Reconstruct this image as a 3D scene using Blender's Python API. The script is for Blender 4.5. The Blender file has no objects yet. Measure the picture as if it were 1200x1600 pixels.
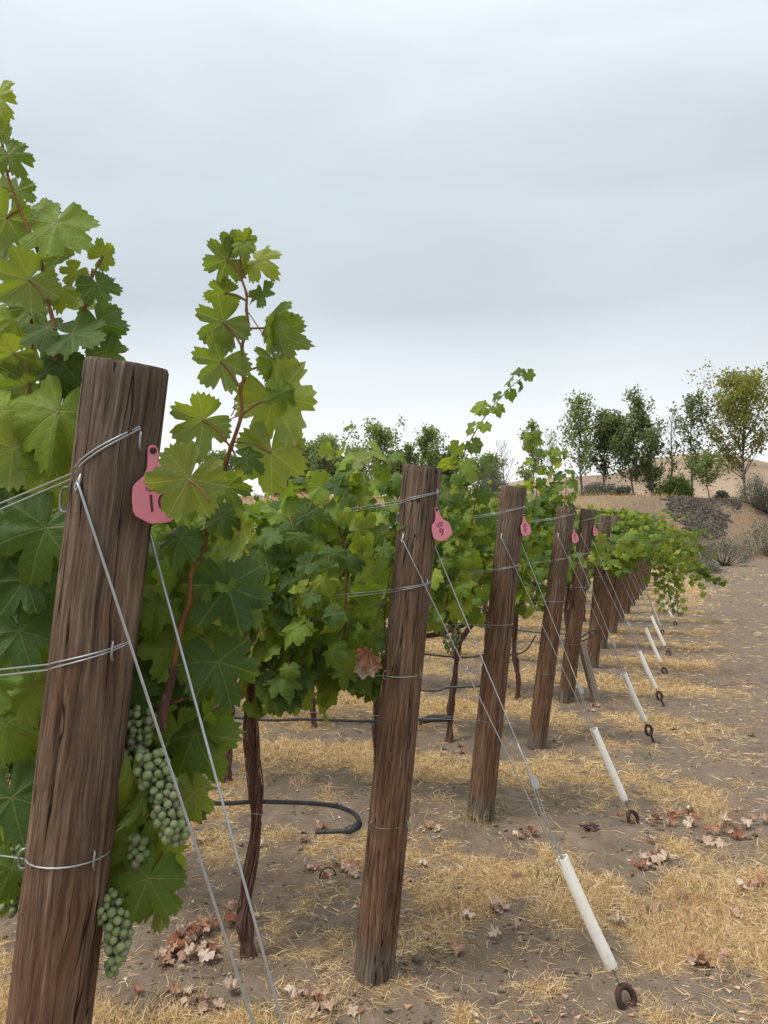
import bpy, math, random
import numpy as np
from mathutils import Vector, Matrix, Quaternion

# ------------------------------------------------------------------ camera, sky, sun, exposure
scene = bpy.context.scene
COL = scene.collection
FPX, HORIZON = 1156.0, 833.0          # focal length and horizon of the 1200 x 1600 photograph
CAM_Z = 1.52
PITCH = math.atan((HORIZON - 800) / FPX)
cam_data = bpy.data.cameras.new('camera')
cam = bpy.data.objects.new('camera', cam_data)
COL.objects.link(cam)
cam.location = (0, 0, CAM_Z)
cam.rotation_euler = (math.radians(90) + PITCH, 0, 0)
cam_data.sensor_fit = 'VERTICAL'
cam_data.sensor_height = 36
cam_data.sensor_width = 27
cam_data.lens = 36 * FPX / 1600
cam_data.clip_start = 0.02
cam_data.clip_end = 3000
scene.camera = cam

SUN_ELEV, SUN_AZ = 60.0, 248.0        # azimuth clockwise from +Y: to the left, a little behind the camera, veiled by cloud
world = bpy.data.worlds.new('World')
scene.world = world
world.use_nodes = True
wn = world.node_tree
wn.nodes.clear()
w_out = wn.nodes.new('ShaderNodeOutputWorld')
w_bg = wn.nodes.new('ShaderNodeBackground')
w_bg.inputs['Strength'].default_value = 0.1
w_sky = wn.nodes.new('ShaderNodeTexSky')
w_sky.sky_type = 'NISHITA'
w_sky.sun_disc = False
w_sky.sun_elevation = math.radians(SUN_ELEV)
w_sky.sun_rotation = math.radians(SUN_AZ)
w_tc = wn.nodes.new('ShaderNodeTexCoord')
w_map = wn.nodes.new('ShaderNodeMapping')
w_map.inputs['Scale'].default_value = (1.0, 1.0, 3.4)
w_noise = wn.nodes.new('ShaderNodeTexNoise')
w_noise.inputs['Scale'].default_value = 2.1
w_noise.inputs['Detail'].default_value = 5.0
w_noise.inputs['Roughness'].default_value = 0.45
w_noise.inputs['Distortion'].default_value = 0.4
w_sep = wn.nodes.new('ShaderNodeSeparateXYZ')
w_grad = wn.nodes.new('ShaderNodeValToRGB')    # overcast layer: thinner and brighter towards the horizon
e = w_grad.color_ramp.elements
e[0].position, e[0].color = 0.0, (0.84, 0.85, 0.85, 1)
e[1].position, e[1].color = 1.0, (1.40, 1.43, 1.45, 1)
for p, c in ((0.10, (0.825, 0.84, 0.845, 1)), (0.18, (0.70, 0.735, 0.755, 1)), (0.29, (0.500, 0.550, 0.585, 1)), (0.42, (0.530, 0.588, 0.628, 1)), (0.56, (0.625, 0.685, 0.725, 1)), (0.75, (0.98, 1.02, 1.05, 1))):
    q = e.new(p); q.color = c
w_cl = wn.nodes.new('ShaderNodeMapRange')
w_cl.inputs['From Min'].default_value = 0.3
w_cl.inputs['From Max'].default_value = 0.7
w_cl.inputs['To Min'].default_value = 6.35
w_cl.inputs['To Max'].default_value = 7.6
w_mul = wn.nodes.new('ShaderNodeVectorMath'); w_mul.operation = 'SCALE'
w_mix = wn.nodes.new('ShaderNodeMix'); w_mix.data_type = 'RGBA'
w_mix.inputs[0].default_value = 0.93          # cloud cover
wl = wn.links.new
wl(w_tc.outputs['Generated'], w_map.inputs['Vector']); wl(w_map.outputs[0], w_noise.inputs['Vector'])
wl(w_tc.outputs['Generated'], w_sep.inputs[0]); wl(w_sep.outputs['Z'], w_grad.inputs['Fac'])
wl(w_noise.outputs['Fac'], w_cl.inputs['Value'])
wl(w_grad.outputs['Color'], w_mul.inputs[0]); wl(w_cl.outputs[0], w_mul.inputs['Scale'])
wl(w_sky.outputs[0], w_mix.inputs[6]); wl(w_mul.outputs[0], w_mix.inputs[7])
wl(w_mix.outputs[2], w_bg.inputs['Color']); wl(w_bg.outputs[0], w_out.inputs['Surface'])

sun_data = bpy.data.lights.new('sun', 'SUN')
sun_data.energy = 1.5
sun_data.angle = math.radians(16)
sun_data.color = (1.0, 0.955, 0.89)
sun = bpy.data.objects.new('sun', sun_data)
COL.objects.link(sun)
az, el = math.radians(SUN_AZ), math.radians(SUN_ELEV)
to_sun = Vector((math.sin(az) * math.cos(el), math.cos(az) * math.cos(el), math.sin(el)))
sun.rotation_euler = to_sun.to_track_quat('Z', 'Y').to_euler()

scene.view_settings.view_transform = 'Standard'
scene.view_settings.look = 'None'
scene.view_settings.exposure = 0.90
scene.view_settings.gamma = 1.0
scene.view_settings.use_curve_mapping = False
scene.render.engine = 'CYCLES'
scene.cycles.max_bounces = 8
scene.cycles.transparent_max_bounces = 8

# ------------------------------------------------------------------ helpers
RND = random.Random(11)
rng = np.random.default_rng(11)
UP = Vector((0, 0, 1))


def ray(px, py):
    xc, yc = (px - 600) / FPX, (800 - py) / FPX
    c, s = math.cos(PITCH), math.sin(PITCH)
    return Vector((xc, c - yc * s, s + yc * c))


def at(px, py, Y):
    d = ray(px, py)
    return Vector((0, 0, CAM_Z)) + d * (Y / d.y)


_tab = np.random.default_rng(3).random((256, 256))


def vnoise(x, y):
    x = np.asarray(x, float); y = np.asarray(y, float)
    xi = np.floor(x).astype(int); yi = np.floor(y).astype(int)
    fx = x - xi; fy = y - yi
    fx = fx * fx * (3 - 2 * fx); fy = fy * fy * (3 - 2 * fy)
    a = _tab[xi % 256, yi % 256]; b = _tab[(xi + 1) % 256, yi % 256]
    c = _tab[xi % 256, (yi + 1) % 256]; d = _tab[(xi + 1) % 256, (yi + 1) % 256]
    return (a * (1 - fx) + b * fx) * (1 - fy) + (c * (1 - fx) + d * fx) * fy


def sstep(a, b, x):
    t = np.clip((x - a) / (b - a), 0, 1)
    return t * t * (3 - 2 * t)


# rows: the end posts stand on a line that runs away to the right; the rows run off to the left
ROW_A = math.radians(18)
U = Vector((-math.cos(ROW_A), math.sin(ROW_A), 0))        # along a row, away from its end post
F = Vector((-math.sin(ROW_A), -math.cos(ROW_A), 0))       # side of a row that faces the camera
E = Vector((0.57, 1.415, 0))                              # from one end post to the next
P2 = Vector((-0.033, 2.56, 0))
_det = E.x * U.y - E.y * U.x


def row_coords(x, y):
    dx, dy = x - P2.x, y - P2.y
    t = (dx * U.y - dy * U.x) / _det
    s = (E.x * dy - E.y * dx) / _det
    return t, s


def ground_h(x, y):
    x = np.asarray(x, float); y = np.asarray(y, float)
    near = 1 - sstep(14, 30, np.hypot(x, y))
    h = 0.05 * (vnoise(x * 0.7 + 9, y * 0.7) - 0.5)
    h = h + near * (0.030 * (vnoise(x * 3.1, y * 3.1 + 40) - 0.5) + 0.014 * (vnoise(x * 9 + 7, y * 9) - 0.5) + 0.010 * (vnoise(x * 24, y * 24 + 11) - 0.5))
    t, s = row_coords(x, y)
    fr = t - np.round(t)
    h = h + near * 0.03 * np.exp(-(fr / 0.2) ** 2) * sstep(-1.2, -0.2, s)
    toe = 44 + 1.6 * (vnoise(x * 0.12 + 3, y * 0 + 5) - 0.5) * 2
    b = sstep(0, 9, y - toe)
    h = h + b * (4.1 + 0.8 * (vnoise(x * 0.2, y * 0.2 + 90) - 0.5)) + (b > 0.02) * 0.25 * (vnoise(x * 0.8, y * 0.8) - 0.5)
    return h


def gz(x, y):
    return float(ground_h(x, y))


def ground_hit(px, py):
    d = ray(px, py); o = Vector((0, 0, CAM_Z)); t = 0.5
    while t < 400:
        p = o + d * t
        if p.z < gz(p.x, p.y):
            for _ in range(12):
                t -= 0.002 * t
                p = o + d * t
                if p.z > gz(p.x, p.y): break
            p.z = gz(p.x, p.y)
            return p
        t *= 1.012
    return o + d * t


class MB:
    """collects geometry for ONE mesh"""
    def __init__(s):
        s.v, s.f, s.m, s.uv, s.tint = [], [], [], [], []

    def add(s, V, Fc, mi=0, uv=None, tint=0.0):
        o = len(s.v)
        s.v.extend(V)
        s.f.extend([tuple(i + o for i in f) for f in Fc])
        s.m.extend([mi] * len(Fc))
        s.uv.extend(uv if uv is not None else [(0.0, 0.0)] * len(V))
        s.tint.extend([tint] * len(V))

    def box(s, c, size, mi=0, rot=None):
        V = []
        for dx in (-.5, .5):
            for dy in (-.5, .5):
                for dz in (-.5, .5):
                    p = Vector((dx * size[0], dy * size[1], dz * size[2]))
                    if rot is not None: p = rot @ p
                    V.append(tuple(Vector(c) + p))
        s.add(V, [(0, 1, 3, 2), (4, 6, 7, 5), (0, 4, 5, 1), (2, 3, 7, 6), (0, 2, 6, 4), (1, 5, 7, 3)], mi)

    def tube(s, path, r, n=8, mi=0, tint=0.0, wob=None, cap=True):
        P = [Vector(p) for p in path]
        k = len(P)
        rr = r if hasattr(r, '__len__') else [r] * k
        V, Fc = [], []
        nrm = None
        for i in range(k):
            t = (P[min(i + 1, k - 1)] - P[max(i - 1, 0)])
            t = t.normalized() if t.length > 1e-9 else UP.copy()
            if nrm is None:
                nrm = t.orthogonal().normalized()
            nrm = (nrm - t * nrm.dot(t))
            nrm = nrm.normalized() if nrm.length > 1e-6 else t.orthogonal().normalized()
            b = t.cross(nrm)
            for j in range(n):
                a = 2 * math.pi * j / n
                q = rr[i] * (1 + (wob(i, j) if wob else 0))
                V.append(tuple(P[i] + nrm * (q * math.cos(a)) + b * (q * math.sin(a))))
        for i in range(k - 1):
            for j in range(n):
                Fc.append((i * n + j, i * n + (j + 1) % n, (i + 1) * n + (j + 1) % n, (i + 1) * n + j))
        if cap:
            Fc.append(tuple(range(n - 1, -1, -1)))
            Fc.append(tuple((k - 1) * n + j for j in range(n)))
        s.add(V, Fc, mi, None, tint)

    def mesh(s, name, mats, origin=None, smooth=True):
        me = bpy.data.meshes.new(name)
        V = np.array(s.v, dtype=np.float64).reshape(-1, 3)
        if origin is not None: V = V - np.array(origin)
        me.from_pydata(V.tolist(), [], s.f)
        finish(me, mats, s.m, s.uv, s.tint, smooth)
        return me


def finish(me, mats, mi, uv, tint, smooth=True):
    for m in mats: me.materials.append(m)
    nf, nl, nv = len(me.polygons), len(me.loops), len(me.vertices)
    me.polygons.foreach_set('material_index', np.asarray(mi, dtype=np.int32))
    me.polygons.foreach_set('use_smooth', np.full(nf, smooth, dtype=bool))
    lv = np.zeros(nl, dtype=np.int32)
    me.loops.foreach_get('vertex_index', lv)
    ul = me.uv_layers.new(name='UVMap')
    ul.uv.foreach_set('vector', np.asarray(uv, dtype=np.float32)[lv].ravel())
    ta = me.attributes.new('tint', 'FLOAT', 'POINT')
    ta.data.foreach_set('value', np.asarray(tint, dtype=np.float32))
    me.update()


def mesh_np(name, V, Q, mats, tint=None, uv=None, mi=None, smooth=False):
    """big mesh from numpy arrays; Q is an (n,3) or (n,4) index array"""
    me = bpy.data.meshes.new(name)
    nv, (nf, k) = len(V), Q.shape
    me.vertices.add(nv); me.vertices.foreach_set('co', np.asarray(V, np.float32).ravel())
    me.loops.add(nf * k); me.loops.foreach_set('vertex_index', Q.astype(np.int32).ravel())
    me.polygons.add(nf)
    me.polygons.foreach_set('loop_start', np.arange(0, nf * k, k, dtype=np.int32))
    me.update(calc_edges=True)
    finish(me, mats, np.zeros(nf) if mi is None else mi, np.zeros((nv, 2)) if uv is None else uv,
           np.zeros(nv) if tint is None else tint, smooth)
    me.validate()
    return me


def link(name, data, parent=None, M=None):
    o = bpy.data.objects.new(name, data)
    COL.objects.link(o)
    if parent is not None: o.parent = parent
    if M is not None: o.matrix_basis = M
    return o


def thing(name, loc, label, cat, group=None):
    o = bpy.data.objects.new(name, None)
    o.empty_display_size = 0.05
    COL.objects.link(o)
    o.location = loc
    return tag(o, label, cat, group)


def tag(o, label, cat, group=None):
    o['label'] = label; o['category'] = cat
    if group: o['group'] = group
    return o


def kind(o, k):
    o['kind'] = k
    return o


def frame(pos, tip, nrm, s):
    y = Vector(tip).normalized()
    z = Vector(nrm); z = z - y * z.dot(y)
    z = z.normalized() if z.length > 1e-5 else y.orthogonal().normalized()
    x = y.cross(z)
    M = Matrix((x, y, z)).transposed().to_4x4()
    return Matrix.Translation(pos) @ M @ Matrix.Scale(s, 4)


def rvec(k=1.0):
    return Vector((RND.gauss(0, 1), RND.gauss(0, 1), RND.gauss(0, 1))) * k


def catmull(pts, n=6):
    P = [Vector(p) for p in pts]
    P = [P[0] * 2 - P[1]] + P + [P[-1] * 2 - P[-2]]
    out = []
    for i in range(1, len(P) - 2):
        for k in range(n):
            t = k / n
            a, b, c, d = P[i - 1], P[i], P[i + 1], P[i + 2]
            out.append(0.5 * ((2 * b) + (c - a) * t + (2 * a - 5 * b + 4 * c - d) * t * t + (3 * b - a - 3 * c + d) * t ** 3))
    out.append(P[-2])
    return out


# ------------------------------------------------------------------ materials
class G:
    def __init__(s, name):
        s.mat = bpy.data.materials.new(name); s.mat.use_nodes = True
        s.nt = s.mat.node_tree; s.nt.nodes.clear()
        s.out = s.nt.nodes.new('ShaderNodeOutputMaterial')

    def node(s, typ, ins=None, **props):
        n = s.nt.nodes.new(typ)
        for k, v in props.items(): setattr(n, k, v)
        for k, v in (ins or {}).items(): s.put(n.inputs[k], v)
        return n

    def put(s, sock, v):
        if isinstance(v, bpy.types.NodeSocket): s.nt.links.new(v, sock)
        else: sock.default_value = v

    def m(s, op, a, b=0.0, c=0.0, clamp=False):
        n = s.nt.nodes.new('ShaderNodeMath'); n.operation = op; n.use_clamp = clamp
        for i, v in enumerate((a, b, c)): s.put(n.inputs[i], v)
        return n.outputs[0]

    def mix(s, f, a, b, blend='MIX'):
        n = s.nt.nodes.new('ShaderNodeMix'); n.data_type = 'RGBA'; n.blend_type = blend
        s.put(n.inputs[0], f)
        for i, v in ((6, a), (7, b)):
            s.put(n.inputs[i], (*v, 1) if isinstance(v, tuple) and len(v) == 3 else v)
        return n.outputs[2]

    def rng(s, v, a, b, c=0.0, d=1.0):
        n = s.nt.nodes.new('ShaderNodeMapRange')
        for i, x in enumerate((v, a, b, c, d)): s.put(n.inputs[i], x)
        return n.outputs[0]

    def coords(s, which='Object', scale=None):
        o = s.node('ShaderNodeTexCoord').outputs[which]
        if scale:
            n = s.node('ShaderNodeMapping', {'Scale': scale}); s.nt.links.new(o, n.inputs['Vector'])
            o = n.outputs[0]
        return o

    def scaled(s, vec, scale, loc=(0, 0, 0)):
        n = s.node('ShaderNodeMapping', {'Scale': scale, 'Location': loc}); s.nt.links.new(vec, n.inputs['Vector'])
        return n.outputs[0]

    def noise(s, vec, scale, detail=4, rough=0.55, dist=0.0):
        return s.node('ShaderNodeTexNoise', {'Vector': vec, 'Scale': scale, 'Detail': detail, 'Roughness': rough, 'Distortion': dist}).outputs['Fac']

    def attr(s, name):
        return s.node('ShaderNodeAttribute', attribute_name=name).outputs['Fac']

    def ramp(s, f, *stops):
        n = s.node('ShaderNodeValToRGB', {'Fac': f}); e = n.color_ramp.elements
        e[0].position, e[0].color = stops[0][0], (*stops[0][1], 1)
        e[1].position, e[1].color = stops[-1][0], (*stops[-1][1], 1)
        for p, c in stops[1:-1]:
            q = e.new(p); q.color = (*c, 1)
        return n.outputs['Color']

    def bump(s, h, strength=0.3, dist=0.01):
        return s.node('ShaderNodeBump', {'Height': h, 'Strength': strength, 'Distance': dist}).outputs[0]

    def bsdf(s, col, rough=0.7, spec=0.3, metal=0.0, normal=None, **kw):
        n = s.node('ShaderNodeBsdfPrincipled')
        s.put(n.inputs['Base Color'], (*col, 1) if isinstance(col, tuple) else col)
        s.put(n.inputs['Roughness'], rough); s.put(n.inputs['Specular IOR Level'], spec); s.put(n.inputs['Metallic'], metal)
        if normal is not None: s.put(n.inputs['Normal'], normal)
        for k, v in kw.items(): s.put(n.inputs[k.replace('_', ' ')], v)
        return n.outputs[0]

    def done(s, shader):
        s.nt.links.new(shader, s.out.inputs['Surface'])
        return s.mat

    def rnd(s):
        """one random number per object, shifted by the mesh's own tint per leaf"""
        r = s.node('ShaderNodeObjectInfo').outputs['Random']
        return s.m('FRACT', s.m('ADD', r, s.attr('tint')))


def mat_leaf(name, dry=False):
    g = G(name)
    uv = g.node('ShaderNodeUVMap', uv_map='UVMap').outputs[0]
    sp = g.node('ShaderNodeSeparateXYZ', {0: uv})
    x, y = g.m('ABSOLUTE', sp.outputs[0]), sp.outputs[1]
    us, ds = [], []
    for a in (0, 52, 108):
        sa, ca = math.sin(math.radians(a)), math.cos(math.radians(a))
        u = g.m('ADD', g.m('MULTIPLY', x, sa), g.m('MULTIPLY', y, ca))
        d = g.m('ABSOLUTE', g.m('SUBTRACT', g.m('MULTIPLY', x, ca), g.m('MULTIPLY', y, sa)))
        d = g.m('ADD', d, g.m('MULTIPLY', g.m('MAXIMUM', g.m('MULTIPLY', u, -1.0), 0.0), 8.0))
        us.append(u); ds.append(d)
    dmin = g.m('MINIMUM', g.m('MINIMUM', ds[0], ds[1]), ds[2])
    main = g.rng(dmin, 0.006, 0.026, 1.0, 0.0)
    pp = None
    for u, d in zip(us, ds):
        t = g.m('PINGPONG', g.m('MULTIPLY', g.m('SUBTRACT', u, g.m('MULTIPLY', d, 0.8)), 5.2), 0.5)
        sel = g.m('MULTIPLY', g.m('LESS_THAN', d, g.m('ADD', dmin, 0.0005)), t)
        pp = sel if pp is None else g.m('MAXIMUM', pp, sel)
    sec = g.rng(pp, 0.01, 0.06, 0.55, 0.0)
    vein = g.m('MAXIMUM', main, sec)
    r = g.rnd()
    r2 = g.m('FRACT', g.m('MULTIPLY', r, 7.31))
    nz = g.noise(uv, 5.0, 4, 0.6)
    fine = g.node('ShaderNodeTexVoronoi', {'Vector': uv, 'Scale': 17.0}, feature='DISTANCE_TO_EDGE').outputs['Distance']
    fine = g.rng(fine, 0.0, 0.16)
    geo = g.node('ShaderNodeNewGeometry')
    back = geo.outputs['Backfacing']
    if not dry:
        top = g.ramp(r, (0.0, (0.048, 0.094, 0.022)), (0.32, (0.086, 0.154, 0.026)), (0.7, (0.185, 0.280, 0.030)), (1.0, (0.33, 0.40, 0.048)))
        top = g.mix(g.rng(nz, 0.35, 0.75), top, g.mix(0.35, top, (0.02, 0.05, 0.02)))
        top = g.mix(g.m('MULTIPLY', vein, 0.32), top, (0.30, 0.36, 0.12))
        und = g.ramp(r2, (0.0, (0.150, 0.205, 0.055)), (1.0, (0.22, 0.275, 0.065)))
        und = g.mix(g.m('MULTIPLY', vein, 0.75), und, (0.40, 0.44, 0.19))
        spot = g.m('MULTIPLY', g.rng(g.noise(uv, 2.3, 3, 0.6), 0.66, 0.74), g.rng(r2, 0.7, 0.9))
        top = g.mix(spot, top, (0.26, 0.13, 0.045)); und = g.mix(spot, und, (0.26, 0.15, 0.06))
        tr = g.ramp(r, (0.0, (0.18, 0.28, 0.014)), (1.0, (0.40, 0.47, 0.025)))
        tr = g.mix(g.m('MULTIPLY', vein, 0.4), tr, (0.52, 0.58, 0.14)); tfac = 0.40
        tr = g.mix(spot, tr, (0.22, 0.10, 0.03))
    else:
        top = g.ramp(r, (0.0, (0.34, 0.115, 0.06)), (0.25, (0.44, 0.21, 0.13)), (0.45, (0.52, 0.34, 0.23)), (1.0, (0.74, 0.62, 0.48)))
        top = g.mix(g.rng(nz, 0.4, 0.7), top, g.mix(0.55, top, (0.10, 0.045, 0.03)))
        top = g.mix(g.m('MULTIPLY', vein, 0.35), top, (0.55, 0.42, 0.28))
        und = g.mix(0.4, top, (0.58, 0.44, 0.36)); tr = top; tfac = 0.15
    col = g.mix(back, top, und)
    col = g.mix(g.m('MULTIPLY', fine, 0.28 if not dry else 0.06), col, g.mix(0.55, col, (0.015, 0.03, 0.008)))
    h = g.m('SUBTRACT', g.m('ADD', g.m('MULTIPLY', g.m('SQRT', g.m('MAXIMUM', pp, 0.0)), 0.30), g.m('ADD', g.m('MULTIPLY', fine, 0.14), g.m('MULTIPLY', nz, 0.9))), g.m('MULTIPLY', main, 0.5))
    nb = g.bump(h, 0.5, 0.004)
    sh = g.bsdf(col, g.rng(nz, 0.3, 0.7, 0.40, 0.62) if not dry else 0.8, 0.26 if not dry else 0.15, normal=nb)
    tl = g.node('ShaderNodeBsdfTranslucent', {'Color': tr, 'Normal': nb}).outputs[0]
    return g.done(g.node('ShaderNodeMixShader', {0: tfac, 1: sh, 2: tl}).outputs[0])


def mat_foliage(name, c0, c1, c2, trc, tfac=0.3, rough=0.55):
    """small leaves that are only a few pixels each"""
    g = G(name)
    r = g.rnd()
    col = g.ramp(r, (0.0, c0), (0.55, c1), (1.0, c2))
    sh = g.bsdf(col, rough, 0.3)
    tl = g.node('ShaderNodeBsdfTranslucent', {'Color': (*trc, 1)}).outputs[0]
    return g.done(g.node('ShaderNodeMixShader', {0: tfac, 1: sh, 2: tl}).outputs[0])


def mat_post(name):
    g = G(name)
    co = g.coords('Object')
    off = g.node('ShaderNodeObjectInfo').outputs['Random']
    v = g.node('ShaderNodeVectorMath', {0: co}, operation='ADD')
    cx = g.node('ShaderNodeCombineXYZ', {0: g.m('MULTIPLY', off, 9.0), 1: g.m('MULTIPLY', off, 5.0), 2: g.m('MULTIPLY', off, 31.0)})
    g.nt.links.new(cx.outputs[0], v.inputs[1]); co2 = v.outputs[0]
    wav = g.noise(g.scaled(co2, (9, 9, 3.0)), 1.0, 3, 0.5)
    warp = g.node('ShaderNodeVectorMath', {0: co2}, operation='ADD')
    cw = g.node('ShaderNodeCombineXYZ', {0: g.m('MULTIPLY', wav, 0.045), 1: g.m('MULTIPLY', wav, -0.03), 2: 0.0})
    g.nt.links.new(cw.outputs[0], warp.inputs[1]); cow = warp.outputs[0]
    grain = g.noise(g.scaled(cow, (120, 120, 4.5)), 1.0, 6, 0.7)
    fineg = g.noise(g.scaled(cow, (230, 230, 5.0)), 1.0, 3, 0.6)
    patch = g.noise(g.scaled(co2, (11, 11, 3.2)), 1.0, 4, 0.6, 0.6)
    crk = g.noise(g.scaled(cow, (34, 34, 0.8)), 1.0, 2, 0.5)
    crack = g.rng(g.m('ABSOLUTE', g.m('SUBTRACT', crk, 0.5)), 0.002, 0.009, 0.9, 0.0)
    z = g.node('ShaderNodeSeparateXYZ', {0: co}).outputs[2]
    brown = g.ramp(grain, (0.30, (0.040, 0.020, 0.012)), (0.45, (0.130, 0.070, 0.042)), (0.57, (0.20, 0.118, 0.072)), (0.76, (0.40, 0.29, 0.19)))
    grey = g.ramp(grain, (0.30, (0.034, 0.027, 0.020)), (0.45, (0.115, 0.096, 0.074)), (0.58, (0.19, 0.162, 0.128)), (0.76, (0.40, 0.36, 0.30)))
    gf = g.m('ADD', g.rng(z, 0.5, 1.8, -0.12, 0.66), g.m('MULTIPLY', g.m('SUBTRACT', patch, 0.5), 1.5), clamp=True)
    base = g.rng(g.m('ADD', z, g.m('MULTIPLY', g.m('SUBTRACT', grain, 0.5), 0.12)), 0.10, 0.15, 0.8, 0.0)
    col = g.mix(g.m('MAXIMUM', gf, base), brown, grey)
    col = g.mix(g.rng(patch, 0.56, 0.74, 0.0, 0.6), col, (0.075, 0.032, 0.022))
    col = g.mix(g.rng(fineg, 0.35, 0.65, 0.0, 0.35), col, g.mix(0.6, col, (0.03, 0.02, 0.015)))
    vor = g.node('ShaderNodeTexVoronoi', {'Vector': g.scaled(co2, (7.5, 7.5, 2.6)), 'Scale': 1.0}, feature='F1').outputs['Distance']
    rings = g.m('MULTIPLY', g.rng(vor, 0.05, 0.16, 1.0, 0.0), g.rng(g.m('SINE', g.m('MULTIPLY', vor, 130.0)), -1.0, 1.0, 0.35, 1.0))
    col = g.mix(g.m('MULTIPLY', rings, 0.75), col, (0.030, 0.016, 0.010))
    col = g.mix(crack, col, (0.012, 0.008, 0.006))
    h = g.m('SUBTRACT', g.m('ADD', grain, g.m('MULTIPLY', fineg, 0.35)), g.m('MULTIPLY', crack, 1.6))
    return g.done(g.bsdf(col, 0.88, 0.15, normal=g.bump(h, 0.75, 0.006)))


def mat_bark(name, dark, mid, light, sc=(70, 70, 5)):
    g = G(name)
    co = g.coords('Object')
    n = g.noise(g.scaled(co, sc), 1.0, 5, 0.65, 0.8)
    col = g.ramp(n, (0.25, dark), (0.5, mid), (0.75, light))
    return g.done(g.bsdf(col, 0.9, 0.1, normal=g.bump(n, 0.9, 0.008)))


def mat_simple(name, col, rough=0.5, spec=0.4, metal=0.0, vary=0.25, sc=25, dark=None):
    g = G(name)
    n = g.noise(g.coords('Object'), sc, 4, 0.6)
    d = dark or tuple(c * 0.55 for c in col)
    c = g.mix(g.m('MULTIPLY', g.rng(n, 0.35, 0.75), vary), col, d)
    return g.done(g.bsdf(c, rough, spec, metal, normal=g.bump(n, 0.15, 0.002)))


def mat_soil():
    g = G('soil')
    co = g.coords('Object')
    st = g.attr('tint')
    n1 = g.noise(co, 1.1, 5, 0.6); n2 = g.noise(co, 9, 6, 0.65); n3 = g.noise(co, 75, 4, 0.7); n4 = g.noise(co, 320, 2, 0.6)
    soil = g.ramp(n2, (0.28, (0.112, 0.082, 0.058)), (0.5, (0.188, 0.142, 0.104)), (0.75, (0.28, 0.216, 0.160)))
    soil = g.mix(g.rng(n1, 0.35, 0.7), soil, g.mix(0.4, soil, (0.22, 0.175, 0.135)))
    soil = g.mix(g.rng(n4, 0.35, 0.7, 0.0, 0.4), soil, (0.07, 0.054, 0.04))
    chaffn = g.noise(g.scaled(co, (60, 160, 60)), 1.0, 4, 0.7, 1.5)
    chaff = g.ramp(n3, (0.3, (0.22, 0.145, 0.07)), (0.7, (0.52, 0.37, 0.19)))
    f = g.m('MULTIPLY', g.rng(g.m('ADD', chaffn, g.m('MULTIPLY', st, 0.30)), 0.56, 0.74), g.rng(st, 0.0, 0.5, 0.25, 0.9))
    col = g.mix(f, soil, chaff)
    h = g.m('ADD', g.m('ADD', g.m('MULTIPLY', n2, 0.9), g.m('MULTIPLY', n3, 0.5)), g.m('MULTIPLY', n4, 0.22))
    return g.done(g.bsdf(col, 0.95, 0.1, normal=g.bump(h, 0.7, 0.02)))


def mat_straw():
    g = G('dry_straw')
    t = g.attr('tint')
    col = g.ramp(t, (0.0, (0.19, 0.115, 0.058)), (0.28, (0.50, 0.325, 0.150)), (0.6, (0.72, 0.52, 0.265)), (0.93, (0.88, 0.75, 0.52)), (0.96, (0.14, 0.17, 0.05)))
    sh = g.bsdf(col, 0.75, 0.1)
    tl = g.node('ShaderNodeBsdfTranslucent', {'Color': col}).outputs[0]
    return g.done(g.node('ShaderNodeMixShader', {0: 0.2, 1: sh, 2: tl}).outputs[0])


def mat_hill():
    g = G('dry_hillside')
    co = g.coords('Object')
    n1 = g.noise(g.scaled(co, (0.035, 0.02, 0.12)), 1.0, 6, 0.6, 0.8); n2 = g.noise(g.scaled(co, (1, .5, 1)), 0.55, 6, 0.75)
    col = g.ramp(n1, (0.3, (0.14, 0.102, 0.072)), (0.5, (0.245, 0.178, 0.122)), (0.68, (0.35, 0.262, 0.175)))
    col = g.mix(g.rng(n2, 0.5, 0.62, 0.0, 0.6), col, (0.17, 0.125, 0.085))
    return g.done(g.bsdf(col, 0.95, 0.1))


def mat_berry():
    g = G('grape_skin')
    r = g.node('ShaderNodeObjectInfo').outputs['Random']
    n = g.noise(g.coords('Object'), 90, 3, 0.6)
    col = g.ramp(r, (0.0, (0.135, 0.18, 0.065)), (0.6, (0.195, 0.24, 0.095)), (0.88, (0.25, 0.285, 0.125)), (1.0, (0.14, 0.085, 0.10)))
    col = g.mix(g.rng(n, 0.4, 0.7, 0.0, 0.45), col, (0.31, 0.38, 0.22))
    sh = g.bsdf(col, 0.5, 0.4, Subsurface_Weight=0.25, Subsurface_Radius=(0.6, 0.8, 0.3), Subsurface_Scale=0.004)
    return g.done(sh)


M_LEAF = mat_leaf('grape_leaf')
M_DRY = mat_leaf('dried_grape_leaf', True)
M_POST = mat_post('weathered_post_wood')
M_BARK = mat_bark('vine_bark', (0.026, 0.013, 0.010), (0.125, 0.066, 0.050), (0.30, 0.20, 0.16), (150, 150, 7))
M_CANE = mat_bark('vine_cane', (0.12, 0.055, 0.025), (0.21, 0.105, 0.045), (0.27, 0.17, 0.07), (30, 30, 8))
M_PET = mat_simple('petiole', (0.26, 0.105, 0.06), 0.5, 0.3, vary=0.6, dark=(0.15, 0.16, 0.04), sc=40)
M_WIRE = mat_simple('galvanised_wire', (0.42, 0.44, 0.45), 0.42, 0.5, 0.55, 0.4, 60)
M_STAPLE = mat_simple('staple_steel', (0.33, 0.33, 0.34), 0.45, 0.5, 0.8, 0.5, 80)
g = G('white_pvc')
_co = g.coords('Object'); _n = g.noise(_co, 30, 5, 0.65); _n2 = g.noise(g.scaled(_co, (90, 90, 12)), 1.0, 3, 0.6)
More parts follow.
